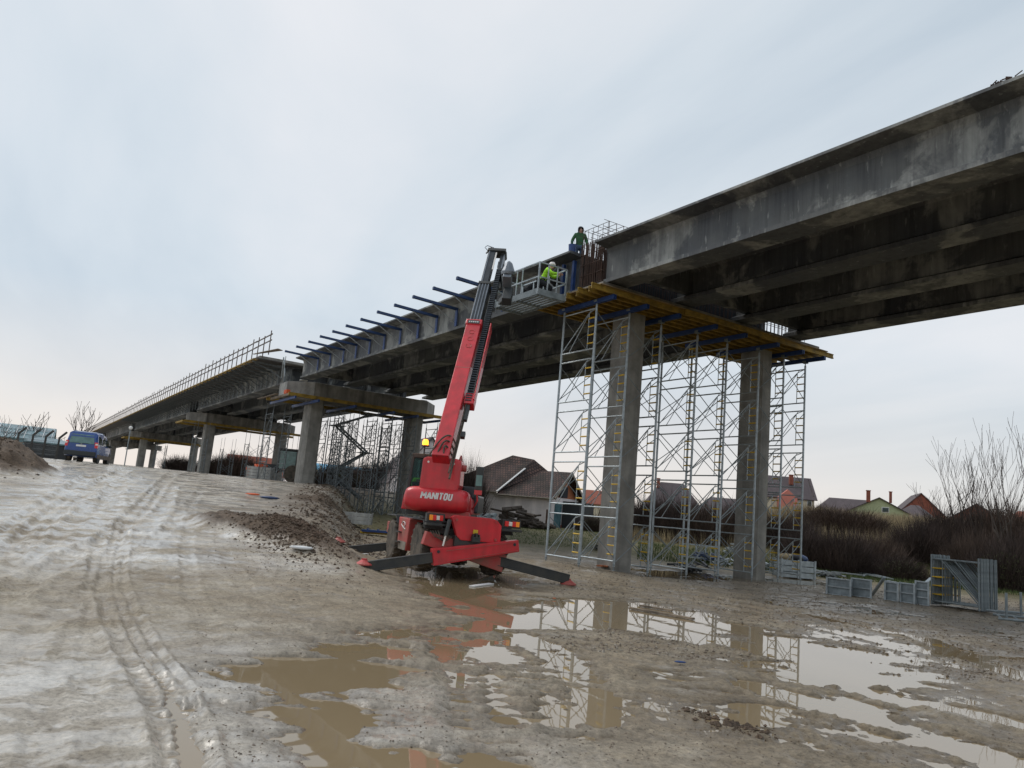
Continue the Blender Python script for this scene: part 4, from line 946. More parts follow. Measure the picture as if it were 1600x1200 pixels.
# mirror on a long arm at the right
m = MB(); a = T(.80, -1.0, 1.62); b = Vector(atd(746, 783, 20.0)); c = Vector(atd(744, 758, 20.0)); m.tube([a, a.lerp(b, .6)-Uz*.02, b, c], .022, 7); m.build('mirror_arm', 'red_paint', tl)
c = Vector(atd(749, 748, 19.95)); mr = MB(); mr.obox(c, TAX, (.2, .07, .62)); mo = mr.build('mirror', 'black_paint', tl, bevel=.03)
m = MB(); m.obox(c-Uz*.05-TF*.045, TAX, (.16, .008, .28)); m.build('mirror_glass', 'glass_green', mo)
m = MB(); m.obox(c-Uz*.36, TAX, (.2, .07, .12)); m.build('red_marker', 'red_paint', mo, bevel=.01)
m = MB(); m.obox(T(.75, -.1, 1.85), TAX, (.5, 1.7, .5)); m.obox(T(.72, -.9, 2.15), TAX, (.34, .5, .34)); m.build('engine_cover', 'boom_grey', tl, bevel=.05)
# --- boom
B0 = Vector(atd(686, 733, 20.25)); B1 = Vector(ony(771, 396, 13.35)); BA = (B1-B0).normalized(); BR = BA.cross(Uz).normalized(); BN = BR.cross(BA).normalized(); BL = (B1-B0).length
BAX = (BR, BA, BN)
def Bp(r, s, n): return B0+BR*r+BA*s+BN*n
def seg(s0, s1, w, d, name, mn, parent=tl, r=0, n=0, bevel=.02):
    m = MB(); m.obox(Bp(r, (s0+s1)/2, n), BAX, (w, s1-s0, d)); return m.build(name, mn, parent, bevel=bevel)
sR = (Vector(ony(737, 521, 13.35*.0+12.7))-B0).dot(BA)
s1 = BL*.585
bm_ = seg(.25, s1, .46, .56, 'outer_boom', 'red_paint')
seg(s1*.999-.22, s1+.02, .52, .62, 'boom_collar', 'red_paint', bm_, bevel=.03)
seg(s1-.21, s1-.05, .38, .01, 'collar_slot', 'black_paint', bm_, n=.312, bevel=0)
seg(s1*.62, s1*.625, .462, .564, 'boom_seam', 'red_dusty', bm_, bevel=0)
m = MB()
for k in range(3):
    c = Bp(.02, s1*(.90-.055*k), .283); pts = [c+BR*(.085*math.cos(a))+BA*(.085*math.sin(a)) for a in np.linspace(.4+k, 5.6+k, 16)]; m.tube(pts, .010, 4)
m.build('raised_ring', 'red_dusty', bm_)
m = MB()
for k in range(5): c = Bp(-.13+.065*k, s1-.13, .318); m.obox(c, BAX, (.035, .05, .006))
m.build('collar_letters', 'white_paint', bm_)
a2 = BL*.80
b2 = seg(s1, a2, .37, .44, 'middle_boom', 'boom_grey', n=-.02)
m = MB()
for x in (-.15, -.05, .05, .15): m.obox(Bp(x, (s1+a2)/2, .205), BAX, (.03, a2-s1-.1, .02))
m.build('boom_rib', 'boom_light', b2)
seg(a2-.12, a2+.02, .42, .50, 'boom_collar', 'black_paint', b2, n=-.02)
b3 = seg(a2, BL, .26, .32, 'inner_boom', 'boom_grey', r=-.04, n=-.03)
seg(a2, BL, .035, .02, 'pale_strip', 'boom_light', b3, r=-.12, n=.14, bevel=0); seg(a2+.9, BL-.1, .05, .04, 'slider_rod', 'lamp_white', b3, r=.13, n=.1, bevel=0)
seg(a2-.4, BL+.1, .17, .26, 'jib_arm', 'boom_grey', r=.36, n=-.1); seg(a2-.2, BL+.05, .05, .02, 'jib_edge', 'boom_light', C.objects[-1], r=.42, n=.035, bevel=0)
m = MB(); m.obox(Bp(.13, BL+.03, 0), BAX, (.66, .16, .34)); m.lathe(Bp(.36, BL+.02, -.1), BN, [(.13, -.14), (.13, .16)], 14); m.rod(Bp(-.25, BL-.1, .05), Bp(-.1, BL+.25, .1), .03, 6); m.build('boom_head', 'black_paint', tl, bevel=.02)
m = MB(); m.tube([Bp(-.2, BL, .1), Bp(-.34, BL+.22, .1), Bp(-.28, BL+.42, .05), Bp(-.05, BL+.38, 0), Bp(.1, BL+.2, 0)], .014, 6); m.build('head_hose', 'boom_light', tl, smooth=True)
# energy chain on the right of the boom
m = MB(); s = s1*.42
while s < BL-1.1:
    m.obox(Bp(.37, s, .13+.0), BAX, (.17, .045, .03)); m.obox(Bp(.30, s, .10), BAX, (.025, .07, .08)); m.obox(Bp(.44, s, .10), BAX, (.025, .07, .08))
    s += .105
m.obox(Bp(.37, (s1*.42+BL-1.1)/2, .085), BAX, (.16, BL-1.1-s1*.42, .02)); m.build('energy_chain', 'boom_grey', tl)
seg(s1*.30, BL-1.0, .15, .12, 'chain_tray', 'black_paint', r=.37, n=.02)
g = seg(s1*.42, s1*1.0, .035, .34, 'chain_guard', 'red_paint', r=.53, n=.03, bevel=.01)
seg(s1*.40, s1*.47, .30, .3, 'guard_bracket', 'red_paint', g, r=.40, n=-.02, bevel=.01)
m = MB(); m.rod(Bp(.1, .2, -.9), Bp(.08, s1*.55, -.3), .11, 12); m.build('lift_ram', 'black_paint', tl); m = MB(); m.rod(Bp(.33, -.3, .0), Bp(.36, s1*.42, .02), .03, 8); m.rod(Bp(.30, -.2, .12), Bp(.33, s1*.40, .1), .02, 6); m.build('hydraulic_pipe', 'black_rubber', tl)
m = MB(); m.obox(Bp(.42, 1.3, -.02), BAX, (.12, .2, .12)); m.build('work_lamp', 'black_paint', tl, bevel=.01)
for k in range(3):
    m = MB(); pa = Bp(.30, .85-.22*k, .05); pc = Bp(-.30+.2*k, .25, .22); m.tube([pa*(1-t)**2+(Bp(.1-.05*k, 1.25-.25*k, .55))*(2*t*(1-t))+pc*t*t for t in np.linspace(0, 1, 12).tolist()], .024, 6); m.build('boom_hose', 'black_rubber', tl, smooth=True)
m = MB()
for s_ in (-1, 1): m.prism([(-1.8, 2.05), (-1.2, 2.05), (-.9, 2.9), (-1.25, 3.15), (-1.75, 2.9)], T(.08+s_*.34, 0, 0), TF, Uz, TR, .05)
m.build('boom_cheek', 'red_dusty', tl, bevel=.01)
# --- man basket at the boom head
bk = empty('work_platform'); bk.parent = tl; WM[bk] = WM[tl].copy()
X0, X1, Y0, Y1, Z0 = -24.05, -21.25, 14.2, 15.38, 9.38
m = MB()
for y in np.linspace(Y0+.05, Y1-.05, 7): m.span((X0, y-.05, Z0-.02), (X1, y+.05, Z0+.03))
for x in (X0+.05, -22.6, X1-.05): m.span((x-.04, Y0, Z0-.09), (x+.04, Y1, Z0-.02))
m.build('floor_grating', 'steel_zinc_dull', bk)
m = MB(); m.span((X0, Y0-.02, Z0-.06), (X1, Y0, Z0+.16)); m.span((X1, Y0, Z0-.06), (X1+.02, Y1, Z0+.16)); m.span((X0, Y1, Z0-.06), (X1, Y1+.02, Z0+.16)); m.span((X0-.02, Y0, Z0-.06), (X0, Y1, Z0+.16)); m.build('toe_board', 'steel_zinc_dull', bk)
m = MB()
for z in (.58, 1.10):
    m.bar((X0, Y0, Z0+z), (X1, Y0, Z0+z), .045); m.bar((X1, Y0, Z0+z), (X1, Y1, Z0+z), .045); m.bar((X0, Y1, Z0+z), (X1, Y1, Z0+z), .045); m.bar((X0, Y0, Z0+z), (X0, Y1, Z0+z), .045)
m.build('handrail', 'steel_zinc', bk)
for i, x in enumerate((X0, X0+.75, -22.65, -22.3, X1)):
    for y in (Y0, Y1):
        m = MB(); m.bar((x, y, Z0-.05), (x, y, Z0+1.1 if i != 2 else Z0+1.1), .05 if i in (0, 1, 4) else .035); m.build('railing_post', 'steel_zinc', bk)
m = MB()
for y in np.linspace(Y0, Y1, 4)[1:3]: m.bar((X1, y, Z0), (X1, y, Z0+1.1), .035)
m.build('end_posts', 'steel_zinc', bk)
m = MB(); m.span((X0+.25, Y0-.22, Z0+.55), (X0+.62, Y0-.02, Z0+.95)); m.build('control_box', 'black_paint', bk, bevel=.03)
m = MB(); c = Vector(atd(793, 437, 25.6)); m.obox(c, BAX, (.28, .30, .45)); m.lathe(c+Uz*.15, (0, 0, 1), [(.22, 0), (.24, .1), (.12, .42), (.03, .5)], 12); m.build('swivel_cover', 'boom_light', bk, bevel=.02)
m = MB(); c = Vector(atd(793, 463, 25.5)); m.obox(c, BAX, (.30, .62, .3)); m.bar(c, (X0+.4, Y0, Z0+.1), .2, .2); m.bar(Bp(.3, BL-.4, -.2), c, .2, .25); m.build('basket_carrier', 'plastic_black', bk, bevel=.02)
m = MB(); m.lathe((X0-.1, Y0-.05, Z0-.18), (0, 0, 1), [(.1, 0), (.1, .4)], 10); m.build('basket_pin', 'boom_light', bk)
# ------------------------------------------------------------------ people
def skin_mesh(name, mn, verts, edges, radii, parent, sub=2, root=0):
    me = bpy.data.meshes.new(name); me.from_pydata([tuple(v) for v in verts], edges, []); o = bpy.data.objects.new(name, me); C.objects.link(o)
    md = o.modifiers.new('s', 'SKIN'); 
    for i, r in enumerate(radii):
        sv = me.skin_vertices[0].data[i]; sv.radius = r if isinstance(r, tuple) else (r, r); sv.use_root = (i == root)
    s2 = o.modifiers.new('u', 'SUBSURF'); s2.levels = sub; s2.render_levels = sub
    dg = bpy.context.evaluated_depsgraph_get(); dg.update()
    m2 = bpy.data.meshes.new_from_object(o.evaluated_get(dg)); m2.name = name
    bpy.data.objects.remove(o); m2.materials.clear(); m2.materials.append(MT[mn]); m2.polygons.foreach_set('use_smooth', [True]*len(m2.polygons))
    o = bpy.data.objects.new(name, m2); C.objects.link(o); o.parent = parent; return o
def person(loc, rz, J, label, jacket, trousers, head, boots='black_rubber', group=None):
    """J: joint positions in the person's own frame (x right, y facing, z up)"""
    root = empty('person', loc, rz, label, 'person', group)
    V = Vector; names = ['pel', 'spi', 'che', 'nek', 'hed', 'top', 'shL', 'elL', 'wrL', 'shR', 'elR', 'wrR', 'hiL', 'knL', 'anL', 'toL', 'hiR', 'knR', 'anR', 'toR']
    vs = [V(J[n]) for n in names]; ix = {n: i for i, n in enumerate(names)}
    ed = [('pel', 'spi'), ('spi', 'che'), ('che', 'nek'), ('nek', 'hed'), ('hed', 'top')]
    for s in 'LR': ed += [('che', 'sh'+s), ('sh'+s, 'el'+s), ('el'+s, 'wr'+s), ('pel', 'hi'+s), ('hi'+s, 'kn'+s), ('kn'+s, 'an'+s), ('an'+s, 'to'+s)]
    ed = [(ix[a], ix[b]) for a, b in ed]
    rad = dict(pel=(.135, .10), spi=(.125, .09), che=(.15, .10), nek=.055, hed=(.078, .095), top=(.065, .08), sh=.06, el=.042, wr=.028, hi=.085, kn=.058, an=.042, to=.036)
    rr = [rad.get(n, rad.get(n[:2])) for n in names]
    hv = []; he = []; hr = []
    for s in 'LR':
        w = V(J['wr'+s]); e = V(J['el'+s]); d = (w-e).normalized(); sd_ = d.cross(V((0, 1, 0))).normalized(); q = sd_.cross(d)
        i0 = len(vs); vs.append(w+d*.05); rr.append((.036, .02)); ed.append((ix['wr'+s], i0)); vs.append(w+d*.085); rr.append((.036, .016)); ed.append((i0, i0+1))
        for k, (off, ln) in enumerate(((-.028, .065), (-.010, .075), (.010, .070), (.026, .055))):
            j = len(vs); vs.append(w+d*.10+sd_*off); rr.append(.009); ed.append((i0+1, j)); vs.append(w+d*(.10+ln*.55)+sd_*off+q*.012); rr.append(.008); ed.append((j, j+1)); vs.append(w+d*(.10+ln*.85)+sd_*off+q*.035); rr.append(.007); ed.append((j+1, j+2))
        j = len(vs); vs.append(w+d*.05-sd_*.045+q*.012); rr.append(.010); ed.append((i0, j)); vs.append(w+d*.085-sd_*.055+q*.03); rr.append(.008); ed.append((j, j+1))
    # nose and ears sit on the head as part of the same skin
    h = V(J['hed']); fy = V(J.get('face', (0, 1, 0))).normalized(); sx = fy.cross(V((0, 0, 1))).normalized()
    j = len(vs); vs.append(h+fy*.10-V((0, 0, .005))); rr.append(.014); ed.append((ix['hed'], j))
    body = skin_mesh('body', 'skin', vs, ed, rr, root)
    def cloth(name, mn, chain, grow, root_i=0):
        ns = []; es = []
        for c in chain:
            for n in c:
                if n not in ns: ns.append(n)
            es += [(ns.index(a), ns.index(b)) for a, b in zip(c[:-1], c[1:])]
        R2 = []
        for n in ns:
            r = rad.get(n, rad.get(n[:2])); g = grow; R2.append(tuple(q+g for q in r) if isinstance(r, tuple) else (r+g, r+g))
        return skin_mesh(name, mn, [J[n] for n in ns], es, R2, root)
    J = {k: V(v) for k, v in J.items()}
    rad['hem'] = (.16, .12)
    J['hem'] = J['pel']-V((0, 0, .06))
    cloth('jacket', jacket, [['hem', 'pel', 'spi', 'che', 'nek'], ['che', 'shL', 'elL', 'wrL'], ['che', 'shR', 'elR', 'wrR']], .024)
    cloth('trousers', trousers, [['pel', 'hiL', 'knL', 'anL'], ['pel', 'hiR', 'knR', 'anR']], .018)
    for s in 'LR': cloth('boot', boots, [['an'+s, 'to'+s]], .022)
    hd = MB(); c = J['hed']+V((0, 0, .035))
    if head[0] == 'hood':
        n = 16; prof = [(.10, -.16), (.115, -.09), (.122, -.02), (.118, .05), (.095, .10), (.05, .13), (.01, .14)]
        for r0, z in prof:
            for k in range(n):
                a = 2*math.pi*k/n; fr = math.sin(a); f = .86 if fr > .55 and z < .06 else 1.06
                hd.v.append(tuple(c+sx*(math.cos(a)*r0)+fy*(fr*r0*f-.01)+V((0, 0, z))))
        for i in range(len(prof)-1):
            for k in range(n):
                a = 2*math.pi*(k+.5)/n
                if math.sin(a) > .62 and i < 4: continue
                hd.f.append((i*n+k, i*n+(k+1) % n, (i+1)*n+(k+1) % n, (i+1)*n+k)); hd.m.append(0)
        hd.build('hood', head[1], root, smooth=True, local=True)
    else:
        hd.lathe(c, (0, 0, 1), [(.125, .02), (.122, .05), (.11, .09), (.08, .125), (.03, .14)], 18); hd.obox(c+fy*.13+V((0, 0, .03)), (sx, fy, (0, 0, 1)), (.16, .07, .012))
        hd.build('helmet', head[1], root, smooth=False, local=True)
    eye = MB()
    for s in (-1, 1): eye.lathe(J['hed']+fy*.088+sx*(.03*s)+V((0, 0, .018)), fy, [(.010, -.004), (.008, .004)], 8)
    eye.obox(J['hed']+fy*.086-V((0, 0, .045)), (sx, fy, (0, 0, 1)), (.045, .008, .008)); eye.build('eyes_and_mouth', 'dark_cloth', root, local=True)
    return root
STAND = dict(pel=(0, 0, .96), spi=(0, .01, 1.12), che=(0, .03, 1.34), nek=(0, .04, 1.50), hed=(0, .10, 1.60), top=(0, .11, 1.69), shL=(-.19, .03, 1.42), elL=(-.29, .04, 1.15), wrL=(-.30, .14, .93), shR=(.19, .03, 1.42), elR=(.30, .02, 1.16), wrR=(.31, .12, .94),
             hiL=(-.09, 0, .92), knL=(-.11, .05, .50), anL=(-.12, 0, .10), toL=(-.14, .16, .04), hiR=(.09, 0, .92), knR=(.12, .04, .50), anR=(.14, -.02, .10), toR=(.17, .13, .04))
def pose(**k): d = dict(STAND); d.update(k); return d
face_cam = math.atan2(-16, 25)-math.pi/2      # facing the yard below
p = ony(905, 384, 17.3)
person((p[0], 17.3, 11.42), R_(-118), pose(hed=(0, .13, 1.58), top=(0, .17, 1.66), face=(0, .85, -.5), spi=(0, .03, 1.12), che=(0, .08, 1.33), nek=(0, .09, 1.48), shL=(-.19, .08, 1.41), shR=(.19, .08, 1.41)),
       'person in dark hood and green jacket standing on the beam beside the rusty bars', 'green_jacket', 'blue_cloth', ('hood', 'dark_cloth'))
m = MB(); m.lathe((p[0]+1.4, 15.95, 11.42), (0, 0, 1), [(.13, 0), (.15, .3), (.155, .3)], 14); m.tube([(p[0]+1.25, 15.95, 11.7), (p[0]+1.3, 15.95, 11.86), (p[0]+1.5, 15.95, 11.86), (p[0]+1.55, 15.95, 11.7)], .008, 4); o = m.build('bucket', 'blue_paint'); tag(o, 'small blue bucket on the beam at the hooded worker\'s feet', 'bucket')
person((-21.85, 14.85, Z0+.03), R_(-40), pose(pel=(0, -.12, .66), hiL=(-.09, -.12, .62), hiR=(.09, -.12, .62), knL=(-.14, .28, .46), knR=(.14, .22, .44), anR=(.14, -.10, .10), hed=(.02, .24, 1.20), top=(.02, .30, 1.28), nek=(.01, .16, 1.12), che=(0, .10, .97), spi=(0, 0, .80), shL=(-.19, .10, 1.05), shR=(.19, .10, 1.05), elL=(-.26, .30, .90), wrL=(-.14, .50, .94), elR=(.27, .28, .88), wrR=(.16, .50, .90), face=(0, .9, -.35)),
       'person in a bright yellow safety jacket and dark trousers working in the lift basket', 'hi_vis', 'dark_cloth', ('helmet', 'lamp_white'))
st = T(-.74, -.42, 1.95); g = math.atan2(TF.y, TF.x)-math.pi/2
person((st.x, st.y, st.z-.62), g, pose(pel=(0, 0, .62), spi=(0, -.02, .78), che=(0, 0, 1.0), nek=(0, .02, 1.12), hed=(0, .05, 1.22), top=(0, .05, 1.30), shL=(-.19, 0, 1.07), shR=(.19, 0, 1.07), elL=(-.25, .12, .84), wrL=(-.18, .38, .86), elR=(.25, .12, .84), wrR=(.18, .38, .86),
       hiL=(-.1, .02, .60), knL=(-.13, .42, .60), anL=(-.13, .50, .18), toL=(-.14, .64, .14), hiR=(.1, .02, .60), knR=(.13, .42, .60), anR=(.13, .50, .18), toR=(.14, .64, .14)),
       'person in a green safety vest seated inside the cab of the red lift', 'hi_vis', 'dark_cloth', ('helmet', 'dark_cloth'))
# ------------------------------------------------------------------ blue van on the ramp
def van():
    g = atd(128, 721, 46.); g = np.array(g); gx, gy = g[0], g[1]
    hd = R_(176.0-13); root = empty('van', (gx-2.1, gy+.45, gz(gx-2.1, gy+.45)+.0), hd, 'blue small van seen from behind parked at the top of the muddy ramp', 'van')
    # local: x forward, y left, z up; length 4.3, half width .88
    st = [ # x, half width low, half width belt, half width roof, z floor, z belt, z roof
        (-2.18, .80, .82, .66, .42, .98, 1.02), (-2.12, .86, .87, .70, .34, 1.02, 1.55), (-1.98, .88, .88, .74, .30, 1.05, 1.78), (-1.6, .89, .89, .76, .28, 1.05, 1.83), (-.6, .89, .89, .77, .26, 1.05, 1.85), (.35, .89, .89, .74, .26, 1.05, 1.78), (.95, .89, .89, .62, .26, 1.05, 1.42), (1.25, .88, .88, .78, .26, 1.02, 1.10), (1.75, .86, .85, .74, .28, .86, .98), (2.10, .80, .78, .60, .34, .66, .82), (2.18, .70, .66, .5, .42, .58, .66)]
    m = MB()
    for x, a, b, c, z0, z1, z2 in st:
        m.v += [(x, -a, z0), (x, -b-.01, (z0+z1)/2), (x, -b, z1), (x, -c-.03, z2-.09), (x, -c+.10, z2), (x, c-.10, z2), (x, c+.03, z2-.09), (x, b, z1), (x, b+.01, (z0+z1)/2), (x, a, z0)]
    k = 10
    for i in range(len(st)-1):
        for j in range(k): m.f.append((i*k+j, i*k+(j+1) % k, (i+1)*k+(j+1) % k, (i+1)*k+j)); m.m.append(0)
    m.f.append(tuple(range(k))); m.f.append(tuple((len(st)-1)*k+j for j in reversed(range(k)))); m.m += [0, 0]
    m.build('body', 'car_blue', root, local=True, smooth=False, bevel=.02)
    q = MB(); q.hexa([(-2.205, -.70, 1.08), (-2.205, .70, 1.08), (-2.16, .70, 1.08), (-2.16, -.70, 1.08), (-2.10, -.60, 1.62), (-2.10, .60, 1.62), (-2.05, .60, 1.62), (-2.05, -.60, 1.62)]); w = q.build('rear_window', 'glass_green', root, local=True, bevel=.02)
    q = MB(); q.bar((-2.215, .1, 1.06), (-2.20, -.35, 1.12), .015, .02); q.build('wiper', 'plastic_black', w, local=True)
    for s in (-1, 1):
        for x0, x1, z1 in ((-1.85, -1.05, 1.60), (-.95, -.05, 1.62), (.05, .85, 1.48)):
            q = MB(); zt = z1; q.hexa([(x0, s*.900, 1.10), (x1, s*.900, 1.10), (x1, s*.86, 1.10), (x0, s*.86, 1.10), (x0+.04, s*.812, zt), (x1-.06, s*.812, zt), (x1-.06, s*.75, zt), (x0+.04, s*.75, zt)]); q.build('side_window', 'glass_dark', root, local=True)
        q = MB(); q.hexa([(-2.19, s*.74, .86), (-2.19, s*.895, .86), (-2.05, s*.90, .86), (-2.05, s*.76, .86), (-2.17, s*.70, 1.20), (-2.15, s*.875, 1.20), (-2.03, s*.88, 1.20), (-2.03, s*.72, 1.20)]); t = q.build('tail_light', 'lamp_red', root, local=True, bevel=.01)
        q = MB(); q.span((-2.20, s*.76, 1.03), (-2.10, s*.89, 1.13)); q.build('light_lens', 'lamp_white', t, local=True, bevel=.01)
        q = MB(); q.lathe((.62, s*.98, 1.12), (1, 0, 0), [(.05, -.04), (.10, 0), (.10, .07), (.06, .10)], 12); q.bar((.62, s*.86, 1.08), (.62, s*.98, 1.12), .05); q.build('wing_mirror', 'plastic_black', root, local=True)
        for x in (-1.35, 1.32):
            q = MB(); q.lathe((x, s*.72, .31), (0, s, 0), [(.2, -.09), (.30, -.10), (.315, -.06), (.315, .10), (.29, .13), (.2, .14)], 22); t = q.build('wheel', 'black_rubber', root, local=True, smooth=False)
            q = MB(); q.lathe((x, s*.72, .31), (0, s, 0), [(.20, .135), (.17, .15), (.05, .16)], 14); q.build('rim', 'rim_muddy', t, local=True)
            q = MB(); q.lathe((x, s*.80, .34), (0, s, 0), [(.37, .0), (.37, .092), (.33, .096)], 22); q.build('wheel_arch', 'plastic_black', root, local=True)
    q = MB(); q.span((-2.28, -.86, .34), (-2.05, .86, .62)); q.build('rear_bumper', 'plastic_black', root, local=True, bevel=.04)
    q = MB(); q.span((-1.9, -.905, .27), (1.9, -.88, .50)); q.span((-1.9, .88, .27), (1.9, .905, .50)); q.build('muddy_sill', 'car_lower_mud', root, local=True)
    q = MB(); q.span((-2.215, -.27, .88), (-2.19, .27, .99)); q.build('number_plate', 'white_paint', root, local=True)
    q = MB(); q.lathe((-2.20, 0, 1.035), (-1, 0, 0), [(.05, 0), (.05, .02), (.03, .025)], 12); q.build('badge', 'boom_light', root, local=True)
    q = MB()
    for s in (-1, 1): q.bar((-1.8, s*.66, 1.86), (.1, s*.66, 1.88), .03, .03)
    q.build('roof_rail', 'plastic_black', root, local=True)
van()
# ------------------------------------------------------------------ bare trees and shrubs
def tree_mb(h, seed, spread=.55, depth=5, trunk=.12, first=.28, up=.35, n0=4, twig=.012, split=(2, 3)):
    rd = random.Random(seed); m = MB(); tw = MB()
    def grow(p, d, L_, r, lev):
        pts = [p]; rs = [r]; n = 3; q = p; dd = d
        for i in range(n):
            dd = (dd+Vector((rd.uniform(-1, 1), rd.uniform(-1, 1), rd.uniform(-.3, 1)))*.13).normalized(); q = q+dd*(L_/n); pts.append(q); rs.append(r*(1-.4*(i+1)/n))
        (m if r > .02 else tw).tube(pts, [max(x, twig*.5) for x in rs], 5 if r > .04 else 3, cap=False)
        if lev <= 0 or r < twig*.45: return
        k = rd.randint(*split)+(1 if lev == depth else 0)
        for i in range(k):
            a = rd.uniform(0, 2*math.pi); t = 1. if i == 0 else rd.uniform(.45, 1); o = pts[max(1, min(3, int(t*3+.5)))]
            e = Vector((math.cos(a), math.sin(a), 0)); nd = (dd*(1-spread*.5)+e*spread*rd.uniform(.6, 1.1)+Vector((0, 0, up))).normalized()
            grow(o, nd, L_*rd.uniform(.62, .85), rs[-1]*rd.uniform(.62, .85), lev-1)
    for i in range(n0):
        a = rd.uniform(0, 6.28); lean = 0 if n0 == 1 else .35
        grow(Vector((rd.uniform(-.1, .1)*(n0 > 1), rd.uniform(-.1, .1)*(n0 > 1), -.1)), Vector((lean*math.cos(a), lean*math.sin(a), 1)).normalized(), h*first, trunk*(1 if n0 == 1 else rd.uniform(.5, .8)), depth)
    return m, tw
def bare_tree(u, v, D, h, seed, label, group, z=None, **k):
    p = atd(u, v, D); zz = gz(p[0], p[1]) if z is None else z
    r = empty('bare_tree', (p[0], p[1], zz), 0, label, 'tree', group); a, b = tree_mb(h, seed, **k)
    a.build('trunk', 'bark', r, local=True); b.build('crown', 'twig_dark', r, local=True); return r
GT = 'bare trees at the left beyond the van'
bare_tree(122, 690, 95, 9.5, 3, 'tallest bare tree rising directly behind the blue van', GT, n0=2, trunk=.2, depth=7, spread=.5, up=.32, twig=.045)
bare_tree(88, 690, 100, 6.2, 4, 'low rounded bare tree just left of the van', GT, n0=2, trunk=.14, depth=6, spread=.75, up=.05, twig=.045)
bare_tree(48, 690, 80, 7.2, 5, 'open bare tree with thick leaning limbs between greenhouse and van', GT, n0=3, trunk=.13, depth=5, spread=.6, up=.22, twig=.04)
bare_tree(8, 690, 70, 5.0, 6, 'bare tree at the left edge over the greenhouse', GT, n0=3, trunk=.10, depth=5, spread=.7, up=.1, twig=.022)
bare_tree(72, 690, 85, 4.2, 16, 'small twiggy tree close to the leaning fence post', GT, n0=3, trunk=.08, depth=5, spread=.8, up=.05, twig=.024)
bare_tree(744, 780, 75, 6.2, 7, 'bare tree standing behind the red lift and left of the tiled house', 'bare trees behind the lift', n0=4, trunk=.15, depth=7, spread=.55, up=.3, twig=.032)
bare_tree(775, 780, 90, 4.2, 8, 'smaller bare tree over the left roof slope of the tiled house', 'bare trees behind the lift', n0=3, trunk=.09, depth=5, spread=.6, up=.25, twig=.024)
GR = 'bare trees at the right edge'
bare_tree(1596, 880, 44, 12.0, 9, 'tallest bare tree at the right edge above the frame stack', GR, n0=4, trunk=.13, depth=6, spread=.42, up=.5, twig=.018)
bare_tree(1507, 870, 50, 10.2, 10, 'slender bare tree with upright limbs behind the frame stack', GR, n0=4, trunk=.10, depth=6, spread=.45, up=.5, twig=.019)
bare_tree(1543, 870, 48, 9.2, 12, 'bare tree between the slender one and the tallest one', GR, n0=4, trunk=.09, depth=6, spread=.45, up=.45, twig=.019)
bare_tree(1465, 860, 52, 6.6, 13, 'lowest of the bare trees, spreading over the red brick roof', GR, n0=5, trunk=.06, depth=6, spread=.65, up=.3, twig=.018)
bare_tree(930, 800, 70, 4.0, 14, 'thin bare tree seen through the first scaffold tower', 'bare trees behind the lift', n0=3, trunk=.07, depth=5, spread=.5, up=.3, twig=.02)
def shrub_mb(w, h, n, seed, t=.012):
    rd = random.Random(seed); m = MB()
    for i in range(n):
        a = rd.uniform(0, 6.28); r = math.sqrt(rd.random())*w*.5; x, y = r*math.cos(a), r*math.sin(a); z0 = rd.uniform(0, h*.6)*(rd.random() < .72)
        L_ = rd.uniform(.3, 1.1)*h*(.55 if z0 > 0 else 1.0); q = 1-.35*(r/(w*.5))**2; L_ *= q; z0 *= q
        d = Vector((x/w*1.3+rd.uniform(-.5, .5), y/w*1.3+rd.uniform(-.5, .5), rd.uniform(.5, 1.2))).normalized(); p = Vector((x, y, z0)); e = p+d*L_*.55+Vector((rd.uniform(-.1, .1),)*3); f_ = e+(d+Vector((rd.uniform(-.5, .5), rd.uniform(-.5, .5), .2)))*L_*.4
        s = Vector((rd.uniform(-1, 1), rd.uniform(-1, 1), 0)).normalized()*t*rd.uniform(.6, 1.6)
        m.add([p-s, p+s, e+s*.6, e-s*.6, f_], [(0, 1, 2, 3), (3, 2, 4)])
    return m
def leafy(m, w, h, n, seed, sz=.06, zlo=0.):
    rd = random.Random(seed)
    for i in range(n):
        a = rd.uniform(0, 6.28); r = math.sqrt(rd.random())*w*.5; z = zlo+rd.random()*(h-zlo)*(1-.4*(2*r/w)**2); p = Vector((r*math.cos(a), r*math.sin(a), z)); u = Vector((rd.uniform(-1, 1), rd.uniform(-1, 1), rd.uniform(-1, 1))).normalized()*sz*rd.uniform(.5, 1.4); v = Vector((rd.uniform(-1, 1), rd.uniform(-1, 1), rd.uniform(-1, 1))).normalized()*sz*.8
        m.add([p-u, p+v, p+u, p-v], [(0, 1, 2, 3)])
    return m
def mk_shrub_proto(kind, seed):
    w, h = 3.2, 2.4
    root = empty('shrub', (0, 0, 0), 0, 'x', 'shrub')
    mn = {'dark': 'twig_dark', 'red': 'twig_red', 'olive': 'leaf_olive'}[kind]
    shrub_mb(w, h, 3600, seed, .013).build('stems', 'twig_dark' if kind == 'olive' else mn, root, local=True)
    leafy(MB(), w, h*.7, 1500 if kind != 'olive' else 3400, seed+1, .045).build('foliage', 'twig_dark' if kind == 'dark' else mn, root, local=True)
    return root
protos = {k: [mk_shrub_proto(k, 40+i*7+j*3) for j in range(2)] for i, k in enumerate(('dark', 'red', 'olive'))}
used = set()
def shrub(u, v, D, s, kind, label, group='shrubs in the thicket behind the scaffold yard', sz=None):
    q = protos[kind][len(used) % 2]; o = q if id(q) not in used else copy_tree(q); used.add(id(q)) if o is q else used.add((u, v))
    p = atd(u, v, D); o.location = (p[0], p[1], gz(p[0], p[1])-.1); k = sz or s; o.scale = (s, s, k); o.rotation_euler = (0, 0, random.uniform(0, 6.28)); o['label'] = label; o['group'] = group
    return o
